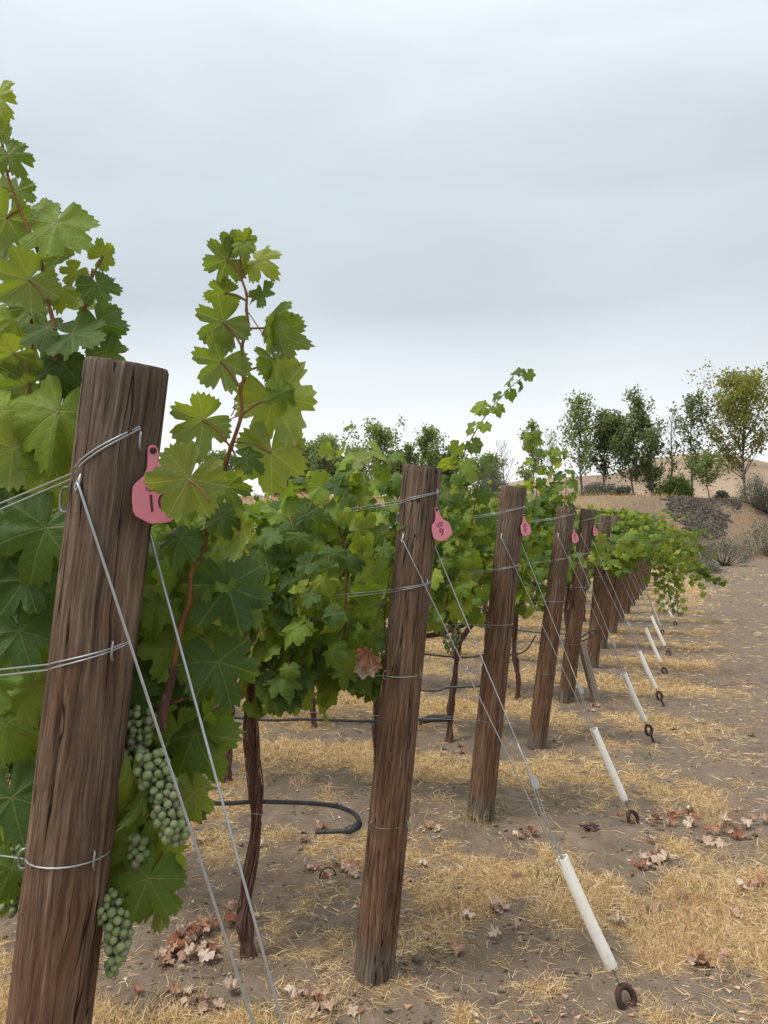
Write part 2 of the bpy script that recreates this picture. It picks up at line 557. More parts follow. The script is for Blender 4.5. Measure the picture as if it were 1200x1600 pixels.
_z = g.node('ShaderNodeSeparateXYZ', {0: _co}).outputs[2]
_c = g.mix(g.rng(_n2, 0.52, 0.75, 0.0, 0.35), (0.82, 0.80, 0.74), (0.60, 0.53, 0.43))
_c = g.mix(g.rng(g.m('ADD', g.m('MULTIPLY', _n, 0.25), g.m('MULTIPLY', _z, -0.9)), -0.02, 0.10, 0.0, 0.75), _c, (0.36, 0.27, 0.19))
M_PVC = g.done(g.bsdf(_c, 0.5, 0.35))
M_IRON = mat_simple('rusty_iron', (0.050, 0.036, 0.032), 0.75, 0.3, 0.25, 0.8, 45, (0.11, 0.055, 0.035))
M_HOSE = mat_simple('black_hose', (0.022, 0.022, 0.025), 0.45, 0.4, 0.0, 0.7, 30, (0.085, 0.08, 0.072))
M_PINK = mat_simple('pink_plastic', (0.74, 0.23, 0.31), 0.5, 0.3, 0.0, 0.7, 45, (0.55, 0.24, 0.25))
M_INK = mat_simple('faded_ink', (0.13, 0.028, 0.04), 0.7, 0.2)
M_SOIL = mat_soil()
M_STRAW = mat_straw()
M_HILL = mat_hill()
M_BERRY = mat_berry()
M_STAKE = mat_bark('stake_wood', (0.12, 0.095, 0.075), (0.24, 0.19, 0.15), (0.36, 0.31, 0.26), (60, 60, 3))
M_TRUNK = mat_bark('tree_bark', (0.09, 0.075, 0.06), (0.17, 0.145, 0.12), (0.28, 0.25, 0.215), (4, 4, 1))
M_TWIG = mat_bark('dry_twig', (0.10, 0.065, 0.045), (0.22, 0.165, 0.12), (0.36, 0.29, 0.22), (60, 60, 9))
M_TREE = mat_foliage('poplar_leaves', (0.080, 0.115, 0.044), (0.165, 0.215, 0.08), (0.29, 0.34, 0.13), (0.32, 0.42, 0.10), 0.4)
M_TREEDK = mat_foliage('dark_tree_leaves', (0.055, 0.082, 0.036), (0.105, 0.145, 0.058), (0.20, 0.245, 0.095), (0.22, 0.29, 0.07), 0.36)
M_TREEYL = mat_foliage('yellowing_leaves', (0.095, 0.125, 0.035), (0.20, 0.225, 0.05), (0.46, 0.34, 0.055), (0.40, 0.40, 0.05), 0.4)
M_SAGE = mat_foliage('sagebrush_leaves', (0.085, 0.085, 0.062), (0.165, 0.165, 0.125), (0.27, 0.265, 0.21), (0.15, 0.16, 0.10), 0.15, 0.8)
M_SHRUB = mat_foliage('shrub_leaves', (0.06, 0.10, 0.022), (0.10, 0.155, 0.03), (0.15, 0.20, 0.045), (0.15, 0.22, 0.03), 0.3)
M_ROCK = mat_bark('basalt', (0.030, 0.027, 0.025), (0.085, 0.076, 0.068), (0.20, 0.175, 0.15), (4, 4, 4))

# ------------------------------------------------------------------ the ground, the hill
def axis(lo, hi, step, far, grow=1.16):
    a = list(np.arange(lo, hi + 1e-6, step))
    d = step; p = hi
    while p < far: d *= grow; p += d; a.append(p)
    d = step; p = lo; b = []
    while p > -far: d *= grow; p -= d; b.append(p)
    return np.array(b[::-1] + a)


def straw_density(x, y):
    t, s = row_coords(x, y)
    fr = t - np.floor(t)
    alley = np.exp(-((fr - 0.55) / 0.26) ** 2)
    n = vnoise(x * 1.15 + 20, y * 1.15) * 0.38 + vnoise(x * 3.6, y * 3.6 + 8) * 0.34 + vnoise(x * 12, y * 12 + 8) * 0.28
    inrow = sstep(0.42, 0.68, 0.31 * alley + n * 0.82)
    n2 = vnoise(x * 0.9 + 50, y * 1.6 + 31) * 0.42 + vnoise(x * 4.2 + 5, y * 4.2) * 0.32 + vnoise(x * 13 + 5, y * 13) * 0.26
    head = 0.40 * sstep(0.53, 0.74, n2 + 0.13 * np.exp(-((s + 1.15) / 0.45) ** 2))
    k = sstep(-1.7, -0.9, s)
    return inrow * k + head * (1 - k)


gx = axis(-2.5, 5.5, 0.042, 700)
gy = axis(1.2, 11.0, 0.042, 900)
gy = gy[gy > -30]
ix = np.arange(41, 60, 0.6)
gy = np.unique(np.concatenate([gy[(gy < 38) | (gy > 60)], np.arange(38, 60, 0.5)]))
XX, YY = np.meshgrid(gx, gy)
ZZ = ground_h(XX, YY)
n0, n1 = XX.shape
idx = np.arange(n0 * n1).reshape(n0, n1)
Q = np.stack([idx[:-1, :-1], idx[:-1, 1:], idx[1:, 1:], idx[1:, :-1]], -1).reshape(-1, 4)
dens = straw_density(XX, YY)
on_bank = sstep(43.5, 46, YY)
dens = dens * (1 - on_bank) + on_bank * (0.12 + 0.42 * vnoise(XX * 0.35, YY * 0.35))
me = mesh_np('ground', np.stack([XX, YY, ZZ], -1).reshape(-1, 3), Q, [M_SOIL], dens.ravel(), smooth=True)
kind(link('ground', me), 'structure')['label'] = 'bare grey brown vineyard soil with patches of dry chaff'

# tan hill far behind the bank, its ridge highest behind the trees on the right
rx = np.array([-300, 560, 700, 760, 870, 960, 1020, 1060, 1110, 1150, 1200, 1290, 1500, 2200.])
ry = np.array([800, 790, 771, 759, 750, 737, 717, 712, 716, 729, 746, 752, 775, 800.])
hx = np.linspace(-220, 360, 150); hy = np.linspace(120, 420, 46)
HX, HY = np.meshgrid(hx, hy)
ridge = CAM_Z + (HORIZON - np.interp(HX / 262 * FPX + 600, rx, ry)) / FPX * 262
prof = np.clip(1 - np.abs(HY - 262) / 140, 0, 1); prof = prof * prof * (3 - 2 * prof)
HZ = 2.0 + (ridge - 2.0) * prof + (2.6 * (vnoise(HX * 0.05, HY * 0.03) - 0.5) + 1.1 * (vnoise(HX * 0.16, HY * 0.09) - 0.5)) * prof
idx = np.arange(HX.size).reshape(HX.shape)
Q = np.stack([idx[:-1, :-1], idx[:-1, 1:], idx[1:, 1:], idx[1:, :-1]], -1).reshape(-1, 4)
kind(link('hill', mesh_np('hill', np.stack([HX, HY, HZ], -1).reshape(-1, 3), Q, [M_HILL], smooth=True)), 'structure')['label'] = 'dry tan hill rising behind the line of trees'

# ------------------------------------------------------------------ end posts and what hangs on them
NROWS = 16
ORD = ['', 'nearest', 'second', 'third', 'fourth', 'fifth', 'sixth', 'seventh', 'eighth', 'ninth', 'tenth', 'eleventh', 'twelfth',
       'thirteenth', 'fourteenth', 'fifteenth', 'sixteenth']
POST_PX = {2: (661, 728, 584, 1520), 3: (803, 760, 750, 1277), 4: (885, 793, 838, 1168), 5: (919, 796, 884, 1096), 6: (946, 806, 925, 1042)}
BASE, TOP, RAD = {}, {}, {}
for k in range(1, NROWS + 1):
    b = P2 + E * (k - 2)
    if k == 1:
        hi, lo = at(199, 568, 1.09), at(78, 1600, 1.135)
        b = lo + (lo - hi) * (lo.z / (hi.z - lo.z)); BASE[k], TOP[k], RAD[k] = b, hi, 0.0575
        continue
    if k in POST_PX:
        x0, y0, x1, y1 = POST_PX[k]
        b = ground_hit(x1, y1); tp = at(x0, y0, b.y - 0.05)
    else:
        tp = b + Vector((0.15 + RND.uniform(0, .06), -0.05, 1.74 + RND.uniform(-.05, .05)))
    b.z = gz(b.x, b.y)
    BASE[k], TOP[k], RAD[k] = b, tp, (0.064, 0.066, 0.064, 0.066, 0.062)[k % 5]


def on_post(k, z, ang=None, extra=0.0):
    """point on the axis of post k at height z, or on its skin towards the horizontal direction ang"""
    f = (z - BASE[k].z) / (TOP[k].z - BASE[k].z)
    p = BASE[k].lerp(TOP[k], f)
    if ang is not None: p = p + Vector(ang).normalized() * (RAD[k] + extra)
    return p


def post_mesh(k):
    n, rings = (150, 90) if k <= 2 else ((72, 50) if k <= 5 else (24, 16))
    L = (TOP[k] - BASE[k]).length; R0 = RAD[k]
    th = np.linspace(0, 2 * np.pi, n, endpoint=False)
    zs = np.concatenate([np.linspace(-0.25, L - 0.006, rings), [L]])
    V = []
    crk = [(RND.uniform(0, 6.28), RND.uniform(0, L), RND.uniform(.2, .8), RND.uniform(.018, .032) if k <= 2 else .05) for _ in range(9)]
    for z in zs:
        r = R0 * (1.0 + 0.035 * (1 - z / L)) + 0.003 * np.interp(th, np.linspace(0, 2 * np.pi, 9), [vnoise(z * 1.3 + k * 7, i % 8 * 3.3) for i in range(9)])
        r = r + 0.0028 * (vnoise(np.cos(th) * 6 + 40 + k, np.sin(th) * 6 + z * 0.9 + 50) - 0.5) + 0.0010 * (vnoise(np.cos(th) * 17 + 40 + k, np.sin(th) * 17 + z * 2 + 90) - 0.5)
        for a, zc, ln, w in crk:
            d = np.abs((th - a - 0.08 * math.sin(z * 5 + a) + np.pi) % (2 * np.pi) - np.pi)
            r = r - (0.0040 if k == 1 else 0.0022) * np.exp(-(d / w) ** 2) * math.exp(-((z - zc) / ln) ** 4) * (1 if k <= 5 else 0.3)
        if z == zs[-1]: r = r - 0.003
        ztop = z + (0.004 * np.sin(th + k) if z > L - 0.01 else 0)
        V.append(np.stack([r * np.cos(th), r * np.sin(th), np.broadcast_to(ztop, th.shape)], -1))
    V = np.concatenate(V)
    m = MB()
    Fc = []
    nr = len(zs)
    for i in range(nr - 1):
        for j in range(n):
            Fc.append((i * n + j, i * n + (j + 1) % n, (i + 1) * n + (j + 1) % n, (i + 1) * n + j))
    c = len(V)
    V = np.concatenate([V, V[-n:], [[0, 0, L - 0.002]]])
    Fc += [(c + j, c + (j + 1) % n, c + n) for j in range(n)]
    m.add(V.tolist(), Fc)
    return m.mesh('end_post', [M_POST])


def staple(parent, p, nrm, along, w=0.012, h=0.02):
    """U of wire driven into the post at p, straddling a wire"""
    nrm = Vector(nrm).normalized(); a = Vector(along).normalized(); c = nrm.cross(a)
    pts = [p - nrm * .006 + a * h, p + nrm * .007 + a * h, p + nrm * .011 + a * h * .55 + c * w * .25, p + nrm * .011 - a * h * .1 + c * w * .3,
           p + nrm * .007 - a * h * .35, p - nrm * .006 - a * h * .35]
    m = MB(); m.tube(catmull(pts, 4), 0.0019, 6)
    inv = parent.matrix_basis.inverted()
    o = link('staple', m.mesh('staple', [M_STAPLE]), parent, inv)
    return o


TAGNO = {2: '9', 3: '8', 4: '7', 5: '6', 6: '5'}
POSTS = {}
for k in range(1, NROWS + 1):
    ax = (TOP[k] - BASE[k]).normalized()
    M = Matrix.Translation(BASE[k]) @ UP.rotation_difference(ax).to_matrix().to_4x4() @ Matrix.Rotation(k * 1.3, 4, 'Z')
    o = link('end_post', post_mesh(k), None, M)
    if k == 1: lab = 'big weathered grey brown wooden end post in the left foreground'
    elif k in TAGNO: lab = 'leaning wooden end post carrying the pink tag %s, %s from the camera' % (TAGNO[k], ORD[k])
    else: lab = 'brown wooden end post, %s from the camera along the line' % ORD[k]
    tag(o, lab, 'post', 'leaning wooden end posts at the ends of the vine rows')
    POSTS[k] = o
    if k <= 5:
        for z, dirs in ((1.645, [(0.75, -0.66, 0)]), (1.345, [(0.70, -0.71, 0)]), (1.04, [(-0.85, -0.53, 0), (0.8, -0.6, 0)]), (0.54, [(-0.8, -0.6, 0), (0.85, -0.5, 0)])):
            if k == 1 and z < 0.6: continue
            for d in dirs: staple(o, on_post(k, z, d), d, (0, 0, 1), h=0.02 if k < 3 else 0.016)
        d = (-0.93, -0.37, 0)
        staple(o, on_post(k, 1.56, d), d, (0, 0, 1), h=0.026)


# ---- pink ear tags with their numbers
def text_mesh(s, size, mat, dep=0.0):
    cu = bpy.data.curves.new('lettering', 'FONT')
    cu.body = s; cu.size = size; cu.align_x = 'CENTER'; cu.align_y = 'CENTER'; cu.extrude = 0.00025
    ob = bpy.data.objects.new('tmp', cu)
    COL.objects.link(ob)
    me = bpy.data.meshes.new_from_object(ob)
    bpy.data.objects.remove(ob); bpy.data.curves.remove(cu)
    me.materials.clear(); me.materials.append(mat)
    return me


def tag_mesh():
    half = [(0.0075, 0.0), (0.0085, -0.012), (0.0105, -0.026), (0.017, -0.038), (0.029, -0.047), (0.0345, -0.053), (0.0375, -0.070),
            (0.0375, -0.088), (0.034, -0.095), (0.015, -0.106), (0.008, -0.107)]
    head = [(0.0075 * math.cos(a), 0.0075 * math.sin(a)) for a in np.linspace(0.3, math.pi - 0.3, 7)]
    out = half[::-1] + head + [(-x, y) for x, y in half]
    n = len(out)
    m = MB(); V = []
    for t in (-0.0009, 0.0009):
        V += [(x, y, t + 0.0045 * (x / 0.0375) ** 2 + 0.06 * max(0, -y - 0.04) ** 1.5) for x, y in out]
    Fc = [tuple(range(n, 2 * n)), tuple(range(n - 1, -1, -1))] + [(i, (i + 1) % n, n + (i + 1) % n, n + i) for i in range(n)]
    m.add(V, Fc)
    return m.mesh('pink_tag', [M_PINK], smooth=False)


TAGM = tag_mesh()
sm = MB()
sm.tube([(0, 0, -0.006), (0, 0, 0.0035)], 0.0046, 14)
sm.tube([(0, 0, 0.0034), (0, 0, 0.0052)], [0.0043, 0.0030], 14)
sm.box((0, 0, 0.0053), (0.0045, 0.0011, 0.0006)); sm.box((0, 0, 0.0054), (0.0011, 0.0045, 0.0006))
SCREWM = sm.mesh('screw', [M_IRON], smooth=False)
for k, px, py, nx, roll in ((1, 234, 714, (0.62, -0.78), 4), (2, 681, 797, (0.46, -0.88), 12), (3, 820, 806, (0.60, -0.80), 5), (4, 897, 825, (0.66, -0.75), 8),
                            (5, 930, 819, (0.68, -0.73), 4), (6, 950, 832, (0.86, -0.5), 2)):
    z0 = at(px, py, BASE[k].y).z
    n = Vector((nx[0], nx[1], 0)).normalized()
    d = Vector((0.80, -0.60, 0) if k > 1 else (0.93, -0.36, 0)).normalized()
    p = on_post(k, z0, d, 0.007)
    z = (n + UP * 0.06).normalized()
    x = UP.cross(z).normalized(); y = z.cross(x)
    M = Matrix.Translation(p) @ Matrix((x, y, z)).transposed().to_4x4() @ Matrix.Rotation(math.radians(roll), 4, 'Z')
    o = link('pink_tag', TAGM, None, M)
    if k == 1: lab = 'pink plastic tag half hidden by a leaf on the foreground post'
    elif k <= 6: lab = 'pink plastic tag bearing the number %s on the %s end post' % (['nine', 'eight', 'seven', 'six', 'five'][k - 2], ORD[k])
    tag(o, lab, 'tag', 'pink number tags on the end posts')
    link('screw', SCREWM, o, Matrix.Translation((0, -0.001, 0.001)))
    bend = lambda yy: 0.0012 + 0.06 * max(0, -yy - 0.04) ** 1.5
    for s, sz, yy in (('CLONE C', 0.0105, -0.0475), ('CABERNET', 0.0105, -0.057), (TAGNO.get(k, '10'), 0.036, -0.079)):
        link('lettering', text_mesh(s, sz, M_INK), o, Matrix.Translation((0, yy, bend(yy) + 0.0006)))

# ---- trellis wires, wrapped round the camera side of each post and running off down the row
def wire_path(k, z, slope, L, off, wrap=True):
    n = F
    pts = []
    c = on_post(k, z)
    R = RAD[k] + 0.0035
    if wrap:
        for a in np.linspace(-0.25, 2.3, 12):               # from the right flank round the front to the left flank
            d = (-U) * math.cos(a) + n * math.sin(a)
            pts.append(c + d * R + UP * (off * (0.3 + 0.25 * a) + 0.014 * (1.2 - a) * slope / 0.12))
    last = pts[-1]
    for s in (0.12, 0.3, 0.6, 1.0, 1.6, L):
        if s <= L:
            pts.append(last + U * s + UP * (-slope * s - 0.02 * math.sin(min(s, 3)) + off * min(s, 1) * 1.2))
    return pts


LEVELS = [('top', 1.645, 0.12, 2), ('middle', 1.345, 0.10, 2), ('fruiting', 1.045, 0.015, 1), ('drip', 0.545, 0.01, 1)]
for k in range(1, 9):
    for nm, z, sl, cnt in LEVELS:
        if k > 5 and nm == 'drip': continue
        if k == 1 and nm == 'drip': continue
        m = MB()
        o = None
        for c in range(cnt if k <= 5 else 1):
            L = 0.55 if k == 1 else (1.3 if k == 2 else 3.0)
            sl2 = (0.30 if nm == 'top' else 0.12 if nm == 'middle' else 0.0) if k == 1 else sl
            m.tube(wire_path(k, z, sl2, L, -0.009 * c), 0.0009 if nm == 'drip' else 0.0013 if k > 1 else 0.0014, 6)
            if c == 0 and cnt == 2 and k > 1 and k < 6:
                q = wire_path(k, z, sl2, L, 0)[-4]
                m.tube([q - U * 0.014, q - U * 0.01, q + U * 0.01, q + U * 0.014], [0.004, 0.0085, 0.0085, 0.004], 8)
        row = 'the foreground post' if k == 1 else 'the %s post from the camera' % ORD[k]
        o = link('trellis_wire', m.mesh('trellis_wire', [M_STAPLE if nm == 'drip' else M_WIRE], BASE[k]), None, Matrix.Translation(BASE[k]))
        tag(o, '%s thin galvanised %s wire wrapped around %s' % ('paired' if cnt == 2 and k <= 5 else 'single', nm, row), 'wire', 'trellis wires along the vine rows')

# ---- guy wires with tensioner, white sleeves, ground anchors
ANCH_PX = {2: (984, 1572), 3: (992, 1286), 4: (1022, 1160), 5: (1038, 1104), 6: (1040, 1052), 7: (1046, 1024), 8: (1036, 990)}
for k in range(1, NROWS + 1):
    if k == 1: a = Vector((0.075, 1.09, 0))
    elif k in ANCH_PX: a = ground_hit(*ANCH_PX[k])
    else:
        a = BASE[k] + Vector((math.cos(.24), -math.sin(.24), 0)) * (0.86 + RND.uniform(-.06, .09)); a.y += RND.uniform(-.15, .15)
    a.z = gz(a.x, a.y)
    z1 = 1.535 if k == 1 else 1.50
    q1 = on_post(k, z1, (-0.7, -0.72, 0), 0.005)
    q2 = on_post(k, z1 - 0.02, (0.9, 0.3, 0), 0.004)
    if k == 1: q1 = at(122, 756, on_post(1, 1.6).y - 0.052)
    mid = (q1 + q2) / 2
    lift = 0.05 if k in (2, 3) else (0.10 if k in (4, 5) else 0.05)
    dirw = (mid - a).normalized()
    eye = a + dirw * (lift + 0.03) * (1.0)
    h = lambda t, q=mid: eye.lerp(q, t)
    m = MB(); rw = 0.0021 if k < 4 else 0.0024
    side = F * 0.006
    wp = on_post(k, z1 - .17, (0.45, -0.89, 0), 0.004)
    hd = Vector((eye.x - q1.x, eye.y - q1.y, 0)); tt = (wp - q1).dot(hd) / hd.length_squared
    wp.z = q1.z + tt * (eye.z - q1.z)
    arc = []
    for t_ in np.linspace(0, 1, 9):
        p_ = q1.lerp(wp, t_); ax_ = on_post(k, p_.z); d_ = Vector((p_.x - ax_.x, p_.y - ax_.y, 0))
        if d_.length < RAD[k] + .006: d_ = d_.normalized() * (RAD[k] + .006)
        x_, y_ = ax_.x + d_.x, ax_.y + d_.y
        f_ = min(1, max(0, ((x_ / y_) - q1.x / q1.y) / (eye.x / eye.y - q1.x / q1.y)))
        zq, ze = (q1.z - CAM_Z) / q1.y, (eye.z - CAM_Z) / eye.y
        arc.append(Vector((x_, y_, CAM_Z + y_ * (zq + (ze - zq) * f_))))
    wp = arc[-1]
    m.tube(arc + [eye.lerp(wp, .5) + side * .3, eye.lerp(wp, .25) + side * .4, eye + side * .4], rw, 7)
    r2 = on_post(k, z1 + 0.02, (0.2, 1, 0), 0.004)
    m.tube([r2, q2, h(0.5, q2), h(0.38) - side * 0.6, h(0.3) - side, eye - side * .4], rw, 7)
    if k > 1:
        gp = h(0.44, q2)
        m.tube([gp + (q2 - gp) * 0.16 + side * .6, gp, h(0.3) + side * 2.0, eye + side], rw * .8, 6)
    # twist where the wire leaves the staple
    m.tube([q1 + UP * .022 - side, q1 + UP * .004 + Vector((.004, -.004, 0)), q1 - UP * .012 + side * .6, q1 - UP * .004 + Vector((-.004, -.002, 0)), q1 + UP * .02 + Vector((.008, 0, 0))], rw * .9, 6)
    o = thing('guy_wire', a, '', 'wire', 'guy wires bracing the end posts')
    row = 'foreground post' if k == 1 else '%s post from the camera' % ORD[k]
    o['label'] = 'galvanised guy wire slanting down to the ground from the %s' % row
    link('strand', m.mesh('strand', [M_WIRE], a), o)
    if k > 1:
        m = MB(); dd = (q2 - gp).normalized()
        vw = Vector((0.25, -1, 0.1)); sx = dd.cross(vw).normalized(); nz = sx.cross(dd)
        Vd, nn = [], 18
        for t in (-0.006, 0.006):
            for j in range(nn):
                an = 2 * math.pi * j / nn
                Vd.append(tuple(gp + dd * (0.021 * math.cos(an)) + sx * (0.0135 * math.sin(an)) + nz * t))
        m.add(Vd, [tuple(range(nn, 2 * nn)), tuple(range(nn - 1, -1, -1))] + [(j, (j + 1) % nn, nn + (j + 1) % nn, nn + j) for j in range(nn)])
        link('tensioner', m.mesh('tensioner', [M_WIRE], a, smooth=False), o)
    # white sleeve on the lower end of the wires
    if k > 1:
        zt = 0.47 if k == 2 else 0.44 + RND.uniform(-.03, .07)
        t0 = 0.035; ll = (mid - eye).length
        t1 = (zt - eye.z) / (mid.z - eye.z)
        if k == 4: t1 *= 1.08
        A0, A1 = h(t0), h(t1)
        m = MB(); ro, ri, n = 0.0195, 0.0165, 24
        sag = F * 0.004 + UP * -0.003
        prof = [(0.0, ri), (0.0, ro), (0.33, ro), (0.66, ro), (1.0, ro), (1.0, ri), (0.5, ri), (0.02, ri)]
        for pa, pb in zip(prof[:-1], prof[1:]):
            pp = [A0.lerp(A1, max(min(t + e, 1), 0)) + sag * math.sin(math.pi * t) for t, e in ((pa[0], 0), (pb[0], 1e-4 if pa[0] == pb[0] else 0))]
            if pa[0] == pb[0]: pp[1] = pp[0] + (A1 - A0).normalized() * 1e-4 * (1 if pa[0] == 0 else -1)
            m.tube(pp, [pa[1], pb[1]], n, cap=False)
        s = link('plastic_sleeve', m.mesh('plastic_sleeve', [M_PVC], a), None, Matrix.Translation(a))
        tag(s, 'white plastic pipe sleeve on a guy wire, %s in the line of pipes' % ORD[k - 1], 'pipe', 'white sleeves on the guy wires')
        # iron anchor: closed eye on a rod that goes into the ground
        an = thing('ground_anchor', a, 'dark iron eye anchor in the soil below the %s white pipe' % ORD[k - 1], 'anchor', 'iron eye anchors in front of the posts')
        if lift < 0.06: ec = a + dirw * 0.024
        else: ec = a + dirw * (lift - 0.002)
        sx = dirw.cross(Vector((0.35, -1, 0.35))).normalized()
        pts = []
        for j in range(25):
            t = 2 * math.pi * j / 24
            rr = 0.031 + 0.005 * math.cos(t)
            pts.append(ec + dirw * (rr * math.cos(t) * 1.12) + sx * (rr * math.sin(t) * (0.92 - 0.12 * math.cos(t))))
        m = MB(); m.tube(pts, 0.0102, 10, wob=lambda i, j: 0.08 * math.sin(i * 2.1 + j * 1.7))
        link('eye', m.mesh('eye', [M_IRON], a), an)
        m = MB(); m.tube([ec - dirw * 0.036, a, a - dirw * 0.25], [0.0095, 0.0085, 0.0085], 10)
        link('rod', m.mesh('rod', [M_IRON], a), an)

# ---- black drip hoses
def hose(pts, label, r=0.0078, extra=None, n=10):
    p = Vector(pts[0])
    o = thing('drip_hose', p, label, 'hose', 'black drip hoses hung along the rows')
    m = MB(); m.tube(catmull(pts, 7), r, n); link('tube', m.mesh('tube', [M_HOSE], p), o)
    for nm, mm in (extra or {}).items(): link(nm, mm.mesh(nm, [M_HOSE], p), o)
    return o


def row_pt(k, s, z, q=0.0):
    p = BASE[k] + U * s + F * q
    return Vector((p.x, p.y, z))


a0 = at(492, 1300, 2.46)
c = MB(); cl = [at(548, 1296, 2.47), at(560, 1291, 2.5)]
c.tube([at(540, 1298, 2.468), at(546, 1297, 2.468), at(558, 1291, 2.49), at(562, 1287, 2.505)], [0.0115, 0.0135, 0.0135, 0.011], 12)
c2 = MB(); c2.tube([at(406, 1254, 2.72), at(407, 1246, 2.71), at(408, 1240, 2.70)], [0.008, 0.0085, 0.0085], 10)
hose([a0, at(520, 1299, 2.465), at(548, 1297, 2.47), at(561, 1285, 2.52), at(551, 1270, 2.59), at(525, 1260, 2.645), at(480, 1255, 2.67),
      at(400, 1252.5, 2.70), at(320, 1254, 2.73), row_pt(2, 1.2, 0.53), row_pt(2, 2.2, 0.53)],
     'black drip hose curling back on itself left of the post tagged 9', extra={'clamp': c, 'emitter': c2})
c = MB(); c.tube([at(660, 1127, 4.09), at(672, 1123, 4.09), at(695, 1122, 4.05), at(705, 1124, 4.02)], [0.017, 0.02, 0.02, 0.014], 10)
hose([at(657, 1132, 4.09), at(659, 1127, 4.08), at(672, 1125, 4.06), at(704, 1122, 4.0), at(700, 1120, 4.07), at(660, 1124, 4.12), at(580, 1127, 4.2), at(480, 1124, 4.3),
      at(365, 1121, 4.45), row_pt(3, 3.0, 0.5)], 'black drip hose with folded end behind the post tagged 9', extra={'clamp': c})
hose([at(752, 1072, 4.95), at(700, 1074, 5.0), at(640, 1076, 5.1), row_pt(4, 2.4, 0.5), row_pt(4, 4.2, 0.5)], 'black drip hose ending left of the post tagged 8')
hose([at(838, 992, 7.0), at(815, 1020, 6.9), at(760, 1023, 7.0), at(690, 1025, 7.1), row_pt(5, 2.8, 0.5), row_pt(5, 5, 0.5)], 'black drip hose left of the post tagged 7')
hose([at(905, 1000, 7.5), at(912, 993, 7.42), at(930, 984, 7.35), at(932, 989, 7.4), at(920, 997, 7.5), at(905, 1001, 7.6), at(890, 985, 7.8), at(860, 990, 7.9), row_pt(6, 2.2, 0.5), row_pt(6, 5, 0.5)],
     'black drip hose with a loose loop beside the wooden stake', 0.008)
for k in (7, 8):
    hose([row_pt(k, 0.3, 0.5), row_pt(k, 1, 0.49), row_pt(k, 2, 0.5), row_pt(k, 5, 0.5)], 'black drip hose low along the %s vine row from the camera' % ORD[k])

# ---- wooden stake
sb = ground_hit(932, 1097); st = at(908, 1004, sb.y + 0.12)
d = (st - sb).normalized()
m = MB(); L = (st - sb).length
m.box((0, 0, L / 2 - 0.08), (0.062, 0.05, L + 0.16))
me = m.mesh('wooden_stake', [M_STAKE], smooth=False)
o = link('wooden_stake', me, None, Matrix.Translation(sb) @ UP.rotation_difference(d).to_matrix().to_4x4() @ Matrix.Rotation(0.5, 4, 'Z'))
b = o.modifiers.new('bevel', 'BEVEL'); b.width = 0.004; b.segments = 2
tag(o, 'short squared grey wooden stake leaning between the posts tagged 7 and 6', 'stake')

# ------------------------------------------------------------------ grape leaves
def leaf_outline(n, seed, deep=0.0, teeth=True):
    rr = random.Random(seed)
    j = lambda s: rr.uniform(-s, s)
    th = np.linspace(-180, 180, n, endpoint=False)
    a = np.abs(th)
    d1, d2 = 0.13 + deep + j(.06), 0.10 + deep * .8 + j(.06)
    bump = lambda c, w: np.exp(-((a - c) / w) ** 2)
    r = 0.82 + 0.15 * bump(0, 20) + (0.09 + j(.04)) * bump(55, 19) + (0.02 + j(.04)) * bump(112, 20) - 0.10 * bump(150, 25)
    wob = 4 * np.sign(th) * j(1)
    r = r - d1 * np.exp(-((a - 31 + wob) / (7 + 20 * max(0, .12 - deep))) ** 2) - d2 * np.exp(-((a - 84 + wob) / 9) ** 2)
    r = r * (1 - 0.9 * np.exp(-((180 - a) / 11) ** 2))
    if teeth:
        per = 360 / (n / 4)
        saw = np.abs(((th / per) % 1.0) - 0.5) * 2
        r = r * (1 + (saw - 0.5) * 0.115 * (0.5 + 0.9 * vnoise(th / 9.0 + seed * 5, th * 0 + 3)) * (a < 168))
        r = r * (1 + 0.07 * (vnoise(th / 30.0 + 100 + seed, th * 0) - 0.5))
    return np.radians(th), r


def leaf_data(n, rings, seed, curl, fold, wave, deep):
    """vertices (unit leaf: tip at y=1, petiole joint at the origin), faces, uv"""
    rr = random.Random(seed * 13 + 1)
    th, r = leaf_outline(n, seed, deep, n >= 40)
    V = [(0.0, 0.0, 0.0)]
    p1, p2 = rr.uniform(0, 6.28), rr.uniform(0, 6.28)
    for q in rings:
        # the inner rings are rounder than the outline
        rq = q * (r * (0.35 + 0.65 * q) + (1 - (0.35 + 0.65 * q)) * np.minimum(r, 0.7))
        x, y = rq * np.sin(th), rq * np.cos(th)
        z = -curl * (x * x + y * y) * 0.55 - 0.28 * curl * np.maximum(y, 0) ** 2 + fold * np.abs(x) * (1 - .25 * np.abs(x))
        z = z + wave * rq ** 2 * (np.sin(th * 5 + p1) * 0.55 + np.sin(th * 9 + p2) * 0.3 + 0.45 * np.sin(th * 2 + p2))
        z = z + 0.045 * rq * np.cos(th * 6.9)           # raised between the five main veins
        z = z + 0.05 * wave * np.sin(th * 23 + p1) * (q > .95)
        V += list(zip(x.tolist(), y.tolist(), z.tolist()))
    Fc = []
    for j in range(n):
        if j == 0: pass
        Fc.append((0, 1 + (j + 1) % n, 1 + j))
    for i in range(len(rings) - 1):
        for j in range(n):
            if j == 0: continue_gap = True
            a, b = 1 + i * n + j, 1 + i * n + (j + 1) % n
            Fc.append((a, b, b + n, a + n))
    uv = [(v[0], v[1]) for v in V]
    return V, Fc, uv


